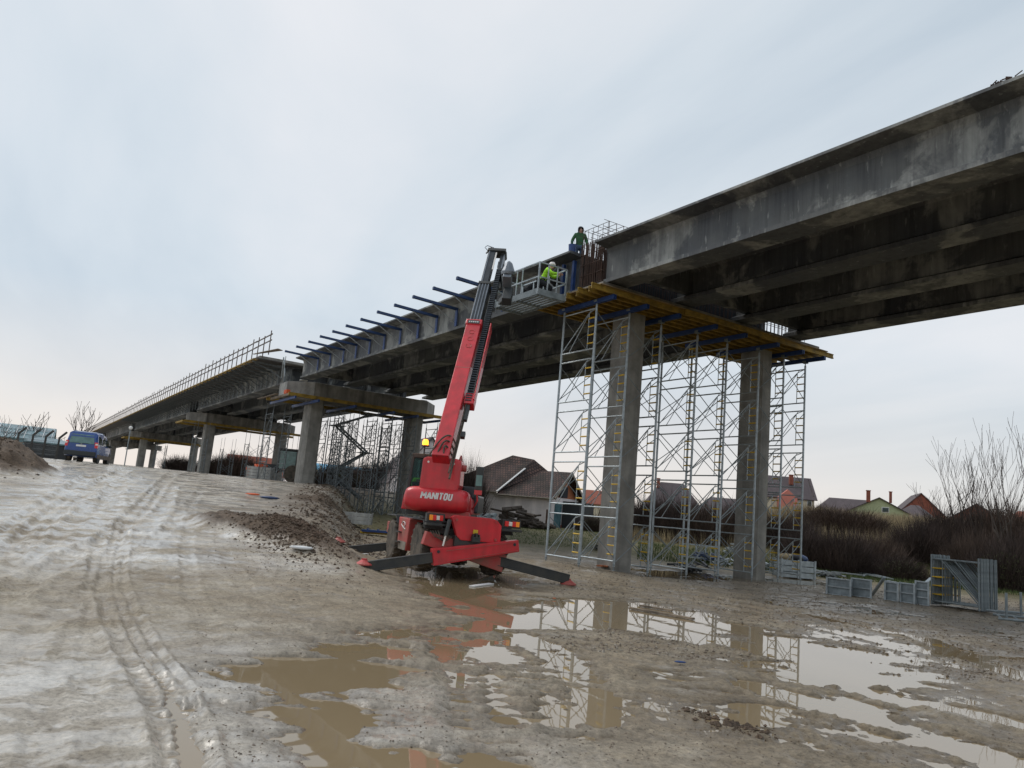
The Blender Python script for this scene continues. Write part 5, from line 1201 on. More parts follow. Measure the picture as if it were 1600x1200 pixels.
SH = [(1265, 880, 46, 1.05, 'dark', 'dark dense shrub directly right of the outermost scaffold tower', 1.2), (1315, 880, 45, 1.1, 'dark', 'dark purple-brown shrub behind the left end of the steel panels', 1.25), (1362, 885, 46, 1.0, 'red', 'reddish-brown shrub behind the middle of the steel panels', 1.2), (1405, 890, 43, .8, 'olive', 'low olive shrub behind the right end of the steel panels', .7),
      (1440, 880, 49, 1.1, 'dark', 'black twiggy shrub left of the frame stack on the slope', 1.35), (1482, 885, 50, 1.15, 'dark', 'tall dark shrub right behind the frame stack', 1.5), (1530, 890, 44, 1.0, 'red', 'russet shrub rising behind the right part of the frame stack', 1.45), (1570, 900, 41, 1.0, 'olive', 'olive-leaved shrub right of the frame stack', 1.3), (1605, 900, 42, 1.1, 'dark', 'dark shrub cut by the right edge', 1.6),
      (1560, 880, 50, 1.3, 'red', 'tall russet shrub under the right edge trees', 1.75), (1340, 850, 56, 1.2, 'red', 'brownish shrub high on the bank under the flat dark roof', .9), (1290, 850, 57, 1.2, 'red', 'brownish shrub high on the bank beside the last tower', .9),
      (1230, 865, 52, 1.1, 'dark', 'dark shrub seen through the outermost tower', 1.2), (1150, 860, 55, 1.2, 'dark', 'dark shrub behind the right column', 1.35), (1100, 855, 54, 1.25, 'red', 'brown shrub between the middle tower and the right column', 1.45), (1055, 850, 55, 1.3, 'dark', 'darkest shrub seen through the middle tower', 1.6), (1015, 850, 56, 1.2, 'dark', 'dark shrub directly right of the left column', 1.6), (975, 845, 62, 1.0, 'red', 'brown shrub behind the left column', 1.2), (925, 842, 62, .8, 'olive', 'small green shrub beside the garage door', .7),
      (640, 790, 92, 1.7, 'dark', 'dark shrub under the blue roof seen behind the lift cab', 1.7), (600, 785, 95, 1.9, 'dark', 'dark rounded shrub behind the stairs in the hollow', 2.0), (560, 782, 95, 1.8, 'red', 'brown shrub behind the hollow, left of the rounded one', 1.5), (525, 778, 90, 1.7, 'olive', 'greenish shrub right of the second pier left column', 1.4), (725, 800, 62, 1.0, 'dark', 'dark bush behind the engine cover of the lift', 2.4), (700, 795, 80, 1.4, 'dark', 'dark bush left of the engine cover', 2.0),
      (350, 722, 120, 1.8, 'olive', 'green shrub seen under the bridge right of the third pier column', 1.5), (375, 724, 115, 1.9, 'red', 'brown shrub under the bridge left of the crate', 1.7), (285, 716, 150, 2.0, 'dark', 'dark distant shrub left of the third pier column', 1.5)]
for u, v, D, s, k, lb, z in SH: shrub(u, v, D, s, k, lb, sz=z)
# dry grass on the bank and green fringe, as one growth each
def field(name, mn, n, pts_fn, h, w, kind_label, bend=.25):
    rd = random.Random(5); m = MB(); xy = [pts_fn(rd) for _ in range(n)]; xs_ = np.array([p[0] for p in xy]); ys_ = np.array([p[1] for p in xy]); zs_ = ground_h(xs_, ys_)
    for i in range(n):
        p = Vector((xs_[i], ys_[i], zs_[i]-.03)); hh = h*rd.uniform(.5, 1.2); a = rd.uniform(0, 6.28); s = Vector((math.cos(a), math.sin(a), 0))*w*rd.uniform(.6, 1.4); d = Vector((rd.uniform(-bend, bend), rd.uniform(-bend, bend), 1))*hh
        m.add([p-s, p+s, p+d], [(0, 1, 2)])
    o = m.build(name, mn); tag(o, kind_label, 'grass', kind='stuff'); return o
def polar(u0, u1, D0, D1):
    def f(rd):
        u = rd.uniform(u0, u1); D = rd.uniform(D0, D1); p = atd(u, 800, D); return (p[0], p[1])
    return f
field('dry_grass', 'straw', 42000, polar(960, 1660, 52, 92), .95, .028, 'tall dry straw-coloured grass covering the bank below the houses')
field('low_grass', 'grass_green', 16000, polar(1000, 1700, 38, 50), .22, .02, 'short green grass at the foot of the thicket')
field('low_grass', 'grass_green', 5000, polar(800, 960, 42, 60), .12, .02, 'short green grass strip in front of the grey house')
# ------------------------------------------------------------------ houses and buildings
def uvquad(m_obj, ps): pass
def roofplane(name, mn, parent, ps, th=.12):
    """a slab roof plane with metric UVs: ps = eave left, eave right, ridge right, ridge left"""
    P = [Vector(p) for p in ps]; n = (P[1]-P[0]).cross(P[-1]-P[0]).normalized(); n = n if n.z > 0 else -n; k = len(P)
    m = MB(); m.add([p-n*th for p in P]+P, [tuple(reversed(range(k))), tuple(range(k, 2*k))]+[(i, (i+1) % k, (i+1) % k+k, i+k) for i in range(k)])
    o = m.build(name, mn, parent); me = o.data; uvl = me.uv_layers.new(name='UVMap'); u = (P[1]-P[0]).normalized(); v = n.cross(u); M = WM[o]
    for l in me.loops:
        q = M @ me.vertices[l.vertex_index].co - P[0]; uvl.data[l.index].uv = (q.dot(u), q.dot(v))
    return o
def frame_at(u, v, D, ang):
    """corner point on the ground and horizontal axes: ang = turn of the long axis away from the picture plane"""
    p = Vector(atd(u, v, D)); d = Vector((p.x, p.y, 0)).normalized(); r = Vector((d.y, -d.x, 0)); a = R_(ang)
    return p, r*math.cos(a)+d*math.sin(a), d*math.cos(a)-r*math.sin(a)
# -- grey house with the tiled roof: corner = right front corner
p, ex, ey = frame_at(857, 826, 64, -24); p.z = gz(p.x, p.y)
hs = empty('house', p, 0, 'long low grey house with brown tiled roof and orange brick gable behind the log pile', 'house')
LX, WY, EV = 11.0, 6.2, 2.55
def Hp(a, b, z): return p-ex*a+ey*b+Uz*z
m = MB(); m.prism([(-LX, -.4), (0, -.4), (0, EV), (-LX, EV)], p, ex, Uz, ey, WY); m.build('wall', 'wall_grey', hs)
m = MB(); m.prism([(0, EV), (WY, EV), (WY*.46, EV+2.25)], Hp(.15, 0, 0), ey, Uz, ex, -.2); m.build('brick_gable', 'brick_orange', hs)
m = MB(); m.prism([(WY*.30, EV+.05), (WY*.56, EV+.05), (WY*.56, EV+1.0), (WY*.30, EV+1.0)], Hp(-.06, 0, 0), ey, Uz, ex, -.05); m.build('loft_opening', 'dark_cloth', hs)
RX_, RZ_ = 4.6, EV+2.3
roofplane('roof', 'roof_tiles', hs, [Hp(5.0, -.35, EV-.12), Hp(-.55, -.35, EV-.12), Hp(-.55, WY*.46, RZ_), Hp(5.0, WY*.46, RZ_)])
roofplane('roof', 'roof_tiles', hs, [Hp(-.55, WY+.35, EV-.1), Hp(5.0, WY+.35, EV-.1), Hp(5.0, WY*.46, RZ_), Hp(-.55, WY*.46, RZ_)])
roofplane('roof', 'roof_tiles', hs, [Hp(LX+.4, -.38, EV+.10), Hp(4.95, -.38, EV+.10), Hp(3.2, WY*.46, RZ_+.95), Hp(5.4, WY*.46, RZ_+1.25)])
roofplane('roof', 'roof_tiles', hs, [Hp(4.95, -.38, EV+.10), Hp(1.9, WY*.46+.3, RZ_+.02), Hp(3.2, WY*.46, RZ_+.95)])
roofplane('roof', 'roof_tiles', hs, [Hp(LX+.4, WY+.4, EV+.10), Hp(LX+.4, -.38, EV+.10), Hp(5.4, WY*.46, RZ_+1.25)])
for a, b in (((5.0, -.42, EV+.08), (3.55, WY*.30, RZ_-.02)), ):
    m = MB(); m.bar(Hp(*a), Hp(*b)+Uz*.08, .28, .06); m.build('flashing', 'roof_white', hs)
m = MB(); m.bar(Hp(-.58, -.4, EV-.2), Hp(-.58, WY*.46, RZ_-.02), .05, .22); m.bar(Hp(-.58, WY+.4, EV-.2), Hp(-.58, WY*.46, RZ_-.02), .05, .22); m.build('barge_board', 'stone', hs)
m = MB(); m.rod(Hp(-.5, -.45, EV-.18), Hp(5.0, -.45, EV-.16), .06, 6); m.rod(Hp(5.0, -.47, EV+.04), Hp(LX+.4, -.47, EV+.04), .06, 6); m.build('gutter', 'stone', hs)
m = MB(); m.obox(Hp(7.4, -.02, 2.2), (ex, ey, Uz), (.35, .08, .3)); m.build('small_window', 'glass_dark', hs)
m = MB(); m.prism([(.9, -.3), (2.3, -.3), (2.3, 2.0), (.9, 2.0)], Hp(-.02, 0, 0), ey, Uz, ex, .06); m.build('white_door', 'glass_blue', hs)
m = MB(); m.prism([(-.02, -.4), (WY, -.4), (WY, .25), (-.02, .25)], Hp(-.03, 0, 0), ey, Uz, ex, .03); m.build('brick_plinth', 'brick_red', hs)
m = MB(); m.prism([(2.6, -.3), (WY-.2, -.3), (WY-.2, 2.3), (2.6, 2.3)], Hp(-.02, 0, 0), ey, Uz, ex, 1.6); m.build('side_shed', 'asphalt_dark', hs)
# -- a generic gabled or hipped house
def gable_house(u, v, D, ang, w, d, ev, rg, wall, roof, label, z=None, wins=(), name='house', hip=0., chimney=None, ov=.4, gable=None, ridge_along_x=True):
    q, ax, ay = frame_at(u, v, D, ang); q.z = gz(q.x, q.y) if z is None else z
    r = empty(name, q, 0, label, 'house' if name == 'house' else name.replace('_', ' '))
    P = lambda a, b, c: q+ax*a+ay*b+Uz*c
    m = MB(); m.prism([(0, -1), (w, -1), (w, ev), (0, ev)], q, ax, Uz, ay, d); m.build('wall', wall, r)
    if ridge_along_x:
        h = hip
        if not hip:
            m = MB(); m.prism([(0, ev), (d, ev), (d/2, rg)], P(.02, 0, 0), ay, Uz, ax, .15); m.prism([(0, ev), (d, ev), (d/2, rg)], P(w-.17, 0, 0), ay, Uz, ax, .15); m.build('gable', gable or wall, r)
        k = ov*(rg-ev)/(d/2)
        roofplane('roof', roof, r, [P(-ov, -ov, ev-k), P(w+ov, -ov, ev-k), P(w+ov-h-(ov if h else 0), d/2, rg), P(-ov+h+(ov if h else 0), d/2, rg)])
        roofplane('roof', roof, r, [P(w+ov, d+ov, ev-k), P(-ov, d+ov, ev-k), P(-ov+h+(ov if h else 0), d/2, rg), P(w+ov-h-(ov if h else 0), d/2, rg)])
        if hip:
            roofplane('roof', roof, r, [P(-ov, d+ov, ev-k), P(-ov, -ov, ev-k), P(h, d/2, rg)]); roofplane('roof', roof, r, [P(w+ov, -ov, ev-k), P(w+ov, d+ov, ev-k), P(w-h, d/2, rg)])
    else:
        m = MB(); m.prism([(0, ev), (w, ev), (w/2, rg)], P(0, .02, 0), ax, Uz, ay, .15); m.build('gable', gable or wall, r)
        k = ov*(rg-ev)/(w/2)
        roofplane('roof', roof, r, [P(-ov, d+ov, ev-k), P(-ov, -ov, ev-k), P(w/2, -ov, rg), P(w/2, d+ov, rg)]); roofplane('roof', roof, r, [P(w+ov, -ov, ev-k), P(w+ov, d+ov, ev-k), P(w/2, d+ov, rg), P(w/2, -ov, rg)])
    for (a, b, ww, hh, face) in wins:
        m = MB()
        if face == 'f': m.obox(P(a, -.03, b), (ax, ay, Uz), (ww+.16, .06, hh+.16))
        else: m.obox(P(w+.03, a, b), (ax, ay, Uz), (.06, ww+.16, hh+.16))
        wo = m.build('window', 'white_paint', r); m = MB()
        if face == 'f': m.obox(P(a, -.07, b), (ax, ay, Uz), (ww, .04, hh)); 
        else: m.obox(P(w+.07, a, b), (ax, ay, Uz), (.04, ww, hh))
        m.build('pane', 'glass_dark', wo)
    if chimney:
        for (a, b, c, s) in chimney:
            m = MB(); m.obox(P(a, b, c), (ax, ay, Uz), (s, s, 1.6)); m.obox(P(a, b, c+.82), (ax, ay, Uz), (s+.12, s+.12, .1)); m.build('chimney', 'brick_red', r)
    return r, P
# eye level at D: z = 1.8; a pixel is D/1195 m
gable_house(1178, 806, 125, 12, 9.5, 7.5, 4.6, 8.0, 'wall_cream', 'roof_dark', 'tall cream and salmon-pink house with dark roof behind the outermost scaffold tower', z=3.9, wins=((1.5, 1.6, 1.0, 1.5, 'f'), (1.2, 3.9, .8, 1., 'f'), (8.2, 1.4, .8, 1.8, 'f'), (8.7, 3.7, .6, .9, 'f')), chimney=((6.3, 2.2, 7.4, .6),), hip=0)
q_, ax_, ay_ = frame_at(1178, 806, 125, 12); q_.z = 3.9
m = MB(); m.prism([(3.6, -.6), (6.6, -.6), (6.6, 4.3), (5.1, 5.6), (3.6, 4.3)], q_-ay_*.8, ax_, Uz, ay_, .8); o = m.build('house_bay', 'wall_pink'); o.parent = [c for c in C.objects if c.name.startswith('house') and c.get('label', '').startswith('tall cream')][0]
M_ = WM[o.parent]; o.data.transform(M_.inverted()); o.name = 'pink_bay'
gable_house(1268, 838, 118, 6, 12.0, 9, 1.0, 4.1, 'wall_cream', 'roof_dark', 'broad low house with flat-looking dark hipped roof between cream house and green gable', z=4.6, hip=3.0, wins=((3, .6, 1, .8, 'f'),))
r1, P1 = gable_house(1328, 842, 108, 4, 7.4, 8, 2.0, 3.9, 'wall_green', 'roof_dark', 'pale green gabled house with brick chimney left of the red brick gable', z=4.6, ridge_along_x=False, wins=((4.5, 2.2, .8, .6, 'f'), (3.6, .9, 1.1, .5, 'f')), chimney=((2.3, -.15, 3.9, .5), (5.6, 4, 4.2, .35)), ov=.3)
gable_house(1388, 838, 112, -12, 5.5, 8, 1.4, 3.6, 'wall_green', 'roof_dark', 'grey hipped roof joining the green gable on its right', z=4.6, hip=2.2)
gable_house(1395, 838, 135, 8, 9.0, 10, 2.6, 7.0, 'brick_red', 'roof_dark', 'red brick gabled house with slate roof left of the slender bare tree', z=4.6, ridge_along_x=False, gable='brick_red', ov=.2)
gable_house(1478, 850, 105, -6, 7.4, 8, 1.6, 4.0, 'wall_cream', 'roof_dark', 'house with small reddish gable half hidden by the right edge trees', z=4.6, ridge_along_x=False, gable='brick_red', wins=((2.2, 1., .9, .8, 'f'), (4.8, 1., .9, .8, 'f')), ov=.35)
gable_house(1560, 850, 120, -4, 8, 8, 2.2, 4.6, 'wall_cream', 'brick_red', 'house with reddish roof at the right edge behind the bare trees', z=4.6, hip=2.5)
gable_house(1010, 815, 130, 6, 9.0, 8, 1.8, 5.9, 'wall_cream', 'roof_dark', 'brown-roofed house seen between the left column and the middle tower', z=3.6, hip=2.5, chimney=((2, 3, 5.6, .5),))
gable_house(1085, 820, 120, 3, 9.0, 8, 1.6, 4.2, 'wall_cream', 'roof_dark', 'low dark-roofed house seen left of the right column', z=3.0, hip=2.5)
gable_house(895, 800, 140, 3, 8.0, 8, 2.6, 5.0, 'wall_cream', 'brick_red', 'small house roof seen behind the first scaffold tower', z=2.4, hip=2.5)
# left group: hall with the blue roof, grey barn, tiled roofs under the bridge
gable_house(505, 752, 112, 8, 21.0, 14, 3.3, 6.2, 'wall_cream', 'roof_blue', 'long hall with a pale blue metal roof behind the hollow', z=.6, name='hall', ov=.4, wins=((4, 1.8, 1.4, 1.2, 'f'), (9, 1.8, 1.4, 1.2, 'f')))
gable_house(565, 760, 100, -6, 8.5, 8, 2.6, 4.8, 'wall_grey', 'roof_dark', 'low grey gabled shed in front of the blue-roofed hall', z=.6, ridge_along_x=False, name='shed', wins=((4.2, 2.9, 1., .7, 'f'),))
gable_house(606, 770, 88, 14, 9.2, 9, 3.6, 9.2, 'wall_grey', 'roof_dark', 'tall grey gabled barn half hidden by the second pier column and lift cab', z=.7, ridge_along_x=False, name='barn', gable='wall_grey', ov=.25)
gable_house(355, 748, 150, 3, 11, 8, 2.2, 5.6, 'wall_grey', 'brick_red', 'house with a dull red tiled roof seen under the bridge left of the tractor', z=3.0, hip=0, wins=((8.5, 1.2, .9, .8, 'f'),))
# greenhouse and shed at the far left
gh, Pg = gable_house(-45, 722, 75, -6, 6.4, 9, 2.2, 3.7, 'glass_blue', 'glass_blue', 'greenhouse with glassy blue-green roof at the far left edge', z=2.75, name='greenhouse', ov=.1)
m = MB()
for i in range(12):
    a = -.1+i*.8
    if a < 6.5: m.bar(Pg(a, -.14, 2.2), Pg(a, 4.5, 3.76), .05, .05)
for t in (.33, .66): m.bar(Pg(-.1, -.1+4.6*t, 2.24+1.52*t), Pg(6.5, -.1+4.6*t, 2.24+1.52*t), .05, .05)
m.build('glazing_bars', 'roof_white', gh)
gable_house(34, 722, 68, 2, 3.8, 4, 1.55, 2.0, 'asphalt_dark', 'glass_blue', 'low dark shed right of the greenhouse behind the leaning fence post', z=2.9, name='shed', ov=.2, hip=1.0)
# ------------------------------------------------------------------ fence with angled concrete posts at the left
fn = empty('fence', atd(40, 722, 55), 0, 'wire fence on dark concrete posts with bent tops left of the blue van', 'fence')
fp = [(22, 715), (45, 717), (65, 719), (86, 722)]
pts = []
for i, (u, v) in enumerate(fp):
    a = Vector(atd(u, v, 52+i*.5)); a.z = gz(a.x, a.y); pts.append(a); e = Vector((rgt0.x, rgt0.y, 0))
    m = MB(); m.bar(a-Uz*.2, a+Uz*1.55, .13, .13); m.bar(a+Uz*1.5, a+Uz*1.95+e*.45, .11, .11); m.build('post', 'concrete_fence', fn)
m = MB()
for a, b in zip(pts[:-1], pts[1:]):
    for z in (.3, .6, .9, 1.2, 1.5): m.rod(a+Uz*z, b+Uz*z, .010, 3)
    for k in range(12): t = k/12; c = a.lerp(b, t); m.rod(c+Uz*.2, a.lerp(b, min(1, t+.12))+Uz*1.5, .006, 3); m.rod(c+Uz*1.5, a.lerp(b, min(1, t+.12))+Uz*.2, .006, 3)
m.build('wire_mesh', 'steel_dark', fn)
# ------------------------------------------------------------------ lamp post, distant car, tractor, crates
a = Vector(atd(193, 735, 70)); a.z = gz(a.x, a.y)
lp = empty('site_lamp', a, 0, 'thin grey post with pale round lamp head just right of the blue van', 'lamp')
m = MB(); m.rod(a, a+Uz*3.4, .05, 8); m.build('pole', 'steel_zinc_dull', lp); m = MB(); m.lathe(a+Uz*3.35, (0, 0, 1), [(.09, 0), (.17, .08), (.17, .2), (.08, .3)], 12); m.build('lamp_head', 'white_paint', lp)
# tractor behind the second pier
a = Vector(atd(447, 752, 66)); a.z = gz(a.x, a.y)-.1
tr = empty('tractor', a, R_(-25), 'dark green glazed tractor cab with orange lamps left of the second pier column', 'tractor')
m = MB()
for x in (-.75, .75):
    for y in (-.75, .75): m.bar((x, y, 1.0), (x*.92, y*.92, 2.75), .09, .09)
m.span((-.8, -.8, .9), (.8, .8, 1.05)); m.build('cab_frame', 'black_paint', tr, local=True)
m = MB(); m.span((-.85, -.85, 2.72), (.85, .85, 2.88)); m.build('cab_roof', 'black_paint', tr, local=True, bevel=.04)
for nm, c, d in (('windscreen', (0, -.74, 1.9), (1.35, .03, 1.5)), ('rear_window', (0, .74, 1.9), (1.35, .03, 1.5)), ('side_window', (-.74, 0, 1.9), (.03, 1.35, 1.5)), ('side_window', (.74, 0, 1.9), (.03, 1.35, 1.5))):
    m = MB(); m.box(c, d); m.build(nm, 'glass_green', tr, local=True)
m = MB(); m.span((-.4, -2.2, .75), (.4, -.8, 1.45)); m.build('bonnet', 'plastic_black', tr, local=True, bevel=.06)
for x, y, rr in ((-.85, .6, .75), (.85, .6, .75), (-.75, -1.7, .45), (.75, -1.7, .45)):
    m = MB(); m.lathe((x, y, rr), (1, 0, 0), [(rr*.5, -.18), (rr, -.2), (rr, .2), (rr*.5, .18)], 20); m.build('wheel', 'black_rubber', tr, local=True)
for x in (-.95, -1.25):
    m = MB(); m.lathe((x, -.9, 1.0), (0, -1, 0), [(.12, 0), (.12, .08)], 12); m.build('orange_lamp', 'orange_plastic', tr, local=True)
def slat_crate(u, v, D, w, h, label, n=4, mn='concrete_pale', name='crate', z=None, rz=0., d=1.0):
    a = Vector(atd(u, v, D)); a.z = gz(a.x, a.y) if z is None else z
    r = empty(name, a, rz, label, 'crate'); m = MB(); t = h/n
    for i in range(n): m.span((-w/2, -d/2, i*t+.02), (w/2, -d/2+.03, (i+1)*t-.02)); m.span((-w/2, d/2-.03, i*t+.02), (w/2, d/2, (i+1)*t-.02)); m.span((-w/2, -d/2+.04, i*t+.02), (-w/2+.03, d/2-.04, (i+1)*t-.02)); m.span((w/2-.03, -d/2+.04, i*t+.02), (w/2, d/2-.04, (i+1)*t-.02))
    m.build('side_boards', mn, r, local=True)
    m = MB()
    for x in (-w/2, 0, w/2):
        for y in (-d/2-.02, d/2+.02): m.span((x-.04, y-.02, 0), (x+.04, y+.02, h+.02))
    m.build('uprights', mn, r, local=True); m = MB(); m.span((-w/2+.03, -d/2+.03, .05), (w/2-.03, d/2-.03, .08)); m.build('bottom', mn, r, local=True)
    return r, a
vang = math.atan2(rgt0.y, rgt0.x)
c1, a = slat_crate(406, 745, 60, 1.8, .95, 'grey metal stillage heaped with red items beside the tractor', rz=vang)
m = MB()
for i in range(9): m.obox(a+Vector((random.uniform(-.6, .5), random.uniform(-.3, .3), 1.0+random.uniform(0, .12))), ((1, 0, 0), (0, 1, 0), (0, 0, 1)), (.35, .3, .16))
o = m.build('red_plastic_blocks', 'orange_plastic'); tag(o, 'red plastic barrier feet heaped on the grey stillage', 'barrier feet')
m = MB(); a = Vector(atd(387, 742, 60)); m.lathe(a+Uz*.5, -Vector((fwd.x, fwd.y, 0)), [(.18, 0), (.18, .1)], 16); m.rod(a-Uz*.3, a+Uz*.4, .03, 6); o = m.build('warning_lamp', 'orange_plastic'); tag(o, 'orange warning lamp on a stick at the left of the red-topped stillage', 'warning lamp')
slat_crate(553, 812, 41, 1.75, .62, 'pale slatted crate in the hollow left of the blue and yellow boards', n=3, rz=vang)
slat_crate(1240, 902, 35, 1.5, .8, 'galvanised crate filled with blue and cream bags at the foot of the outermost tower', n=3, mn='steel_zinc', rz=vang, d=1.1)
a = Vector(atd(1240, 902, 35)); a.z = gz(a.x, a.y)+.75
for i, (dx, dy, sx_, mn, lb) in enumerate(((-.35, 0, .42, 'straw', 'cream plastic bag on the left of the bag-filled crate'), (.2, .1, .45, 'blue_dark', 'dark blue bag on the right of the bag-filled crate'), (0, -.2, .35, 'dark_cloth', 'black bag in the middle of the bag-filled crate'), (.05, .3, .4, 'straw', 'cream sack at the back of the bag-filled crate'))):
    m = MB(); n = 10; vs = []
    for jz in range(7):
        ph = math.pi*(jz/6); 
        for k in range(n): aa = 2*math.pi*k/n; rr = math.sin(ph)*sx_*(1+.25*mnoise.noise(Vector((k*.9+i*7, jz*1.1, i)))); m.v.append((a.x+dx*rgt0.x+dy*fwd.x+rr*math.cos(aa), a.y+dx*rgt0.y+dy*fwd.y+rr*math.sin(aa), a.z+.1-math.cos(ph)*sx_*.5))
    for jz in range(6):
        for k in range(n): m.f.append((jz*n+k, jz*n+(k+1) % n, (jz+1)*n+(k+1) % n, (jz+1)*n+k)); m.m.append(0)
    o = m.build('bag', mn, smooth=True); tag(o, lb, 'bag', 'bags in the galvanised crate')
# blue and yellow boards in the hollow left of the lift
for i, (u, v, mn, lb) in enumerate(((590, 815, 'yellow_paint', 'yellow board lying under the blue one left of the lift'), (592, 811, 'blue_paint', 'blue steel piece lying in the hollow left of the lift'))):
    a = Vector(atd(u, v, 38-i*.3)); m = MB(); z = gz(a.x, a.y)+.08+.14*i
    m.bar((a.x-rgt0.x*.75, a.y-rgt0.y*.75, z), (a.x+rgt0.x*.75, a.y+rgt0.y*.75, z+.03), .5, .10)
    for k in range(3): m.bar((a.x+rgt0.x*(k-1)*.5, a.y+rgt0.y*(k-1)*.5, z+.08), (a.x+rgt0.x*(k-1)*.5+fwd.x*.4, a.y+rgt0.y*(k-1)*.5+fwd.y*.4, z+.08), .08, .06)
    o = m.build('board', mn); tag(o, lb, 'board')
# ------------------------------------------------------------------ stack of scaffold frames at the right
xs0, ys0 = float(onz(1530, 958, 0)[0]), float(onz(1530, 958, 0)[1])
FS = 1.5
sk = 14
for i in range(sk):
    y = ys0+.1+i*.085
    root = empty('stacked_scaffolding', (xs0-FS-.02+random.uniform(-.03, .03), y, gz(xs0-1, y)+.13), R_(random.uniform(-1, 1)), 'galvanised scaffold frame standing in the tight upright stack at the right: '[:0] + ('front frame of the upright galvanised stack with yellow rungs at the right' if i == 0 else 'rearmost frame of the upright galvanised stack at the right' if i == sk-1 else nth(i)+' frame from the front in the upright galvanised stack'), 'scaffold frame', 'scaffold frames stacked upright at the right')
    m = MB(); r = .03
    m.rod((0, 0, -.1), (0, 0, 1.52), r, 8); m.rod((FS, 0, -.1), (FS, 0, 1.52), r, 8); m.rod((0, 0, .02), (FS, 0, .02), .026, 6); m.rod((0, 0, 1.38), (FS, 0, 1.38), .026, 6)
    m.rod((.36, 0, .02), (.36, 0, 1.38), .018, 5); m.rod((.34, 0, 1.34), (FS-.04, 0, .12), .022, 5); m.rod((.75, 0, 1.38), (FS-.04, 0, .55), .018, 5)
    m.build('tube_frame', 'steel_zinc_dull', root, local=True)
    m = MB()
    for k in range(4): m.rod((0, 0, .24+.28*k), (.36, 0, .24+.28*k), .02, 6)
    m.build('ladder_rungs', 'yellow_paint', root, local=True)
# loose frames on the ground at the right edge
for i, (u, v, lb) in enumerate(((1560, 968, 'scaffold frame lying flat in the mud right of the upright stack'), (1588, 965, 'scaffold frame lying by the right edge with a leg sticking up'))):
    a = onz(u, v, .1); root = empty('loose_scaffolding', (a[0], a[1], gz(a[0], a[1])+.1), R_(30+25*i), lb, 'scaffold frame')
    m = MB()
    for q in ((0, 0), (0, 1.5)): m.rod((0, q[1], 0), (1.8, q[1], .03), .034, 8)
    for x in (.1, .5, 1.7): m.rod((x, 0, 0), (x, 1.5, 0), .022, 6)
    m.rod((.2, .1, 0), (.2, .1, .7), .034, 8); m.rod((1.4, .3, 0), (1.42, .3, .65), .034, 8); m.build('tube_frame', 'steel_zinc_dull', root, local=True)
# steel shuttering panels in a row
def panel(u0, u1, v, h, lb, y=None, n=2, lean=0.):
    a = Vector(onz(u0, v, .05)); b = Vector(onx(u1, v+(u1-u0)*.09, a.x+.0) if False else onz(u1, v+(u1-u0)*.135, .05)); L_ = (b-a).length
    r = empty('shutter_panel', a, math.atan2(b.y-a.y, b.x-a.x), lb, 'steel panel', 'galvanised shuttering panels lying in a row'); zz = gz(a.x, a.y)-a.z
    m = MB(); m.span((0, 0, zz), (L_, .02, zz+h)); m.build('plate', 'steel_zinc_dull', r, local=True)
    m = MB()
    for k in range(n+1): m.span((-.02, -.07, zz+k*h/n-.02), (L_+.02, -.002, zz+k*h/n+.02))
    for k in (0, 1): m.span((k*L_-.03, -.09, zz-.03), (k*L_+.03, -.072, zz+h+.03))
    m.build('ribs', 'steel_zinc', r, local=True)
panel(1293, 1330, 926, .55, 'leftmost grey ribbed panel of the row beside the outermost tower')
panel(1332, 1362, 930, .58, 'second grey ribbed panel from the left of the row')
panel(1384, 1404, 936, .6, 'short grey panel right of the gap in the row')
panel(1408, 1430, 939, .62, 'grey panel in the middle right of the row'); panel(1432, 1452, 942, .75, 'pale tall panel touching the stack of frames', n=3)
def sticks(lst, name, mn, label, cat, r=.03, parent=None):
    m = MB()
    for a, b, ra in lst: m.rod(a, b, ra, 6)
    o = m.build(name, mn); tag(o, label, cat); return o
def gp(u, v, dz=.0): a = onz(u, v, .05); return Vector((a[0], a[1], gz(a[0], a[1])+dz))
for (u0, v0, u1, v1, z0, z1, lb) in ((1362, 932, 1382, 936, .05, .75, 'pale steel tube propped up between the panels'), (1385, 930, 1440, 940, .55, .5, 'long pale tube resting on top of the right panels'), (1438, 940, 1455, 938, .5, .8, 'short pale tube slanting up against the frame stack'), (1300, 912, 1350, 920, .6, .55, 'pale tube lying along the top of the left panels')):
    m = MB(); m.bar(gp(u0, v0, z0), gp(u1, v1, z1), .10, .05); o = m.build('steel_tube', 'steel_zinc'); tag(o, lb, 'steel tube')
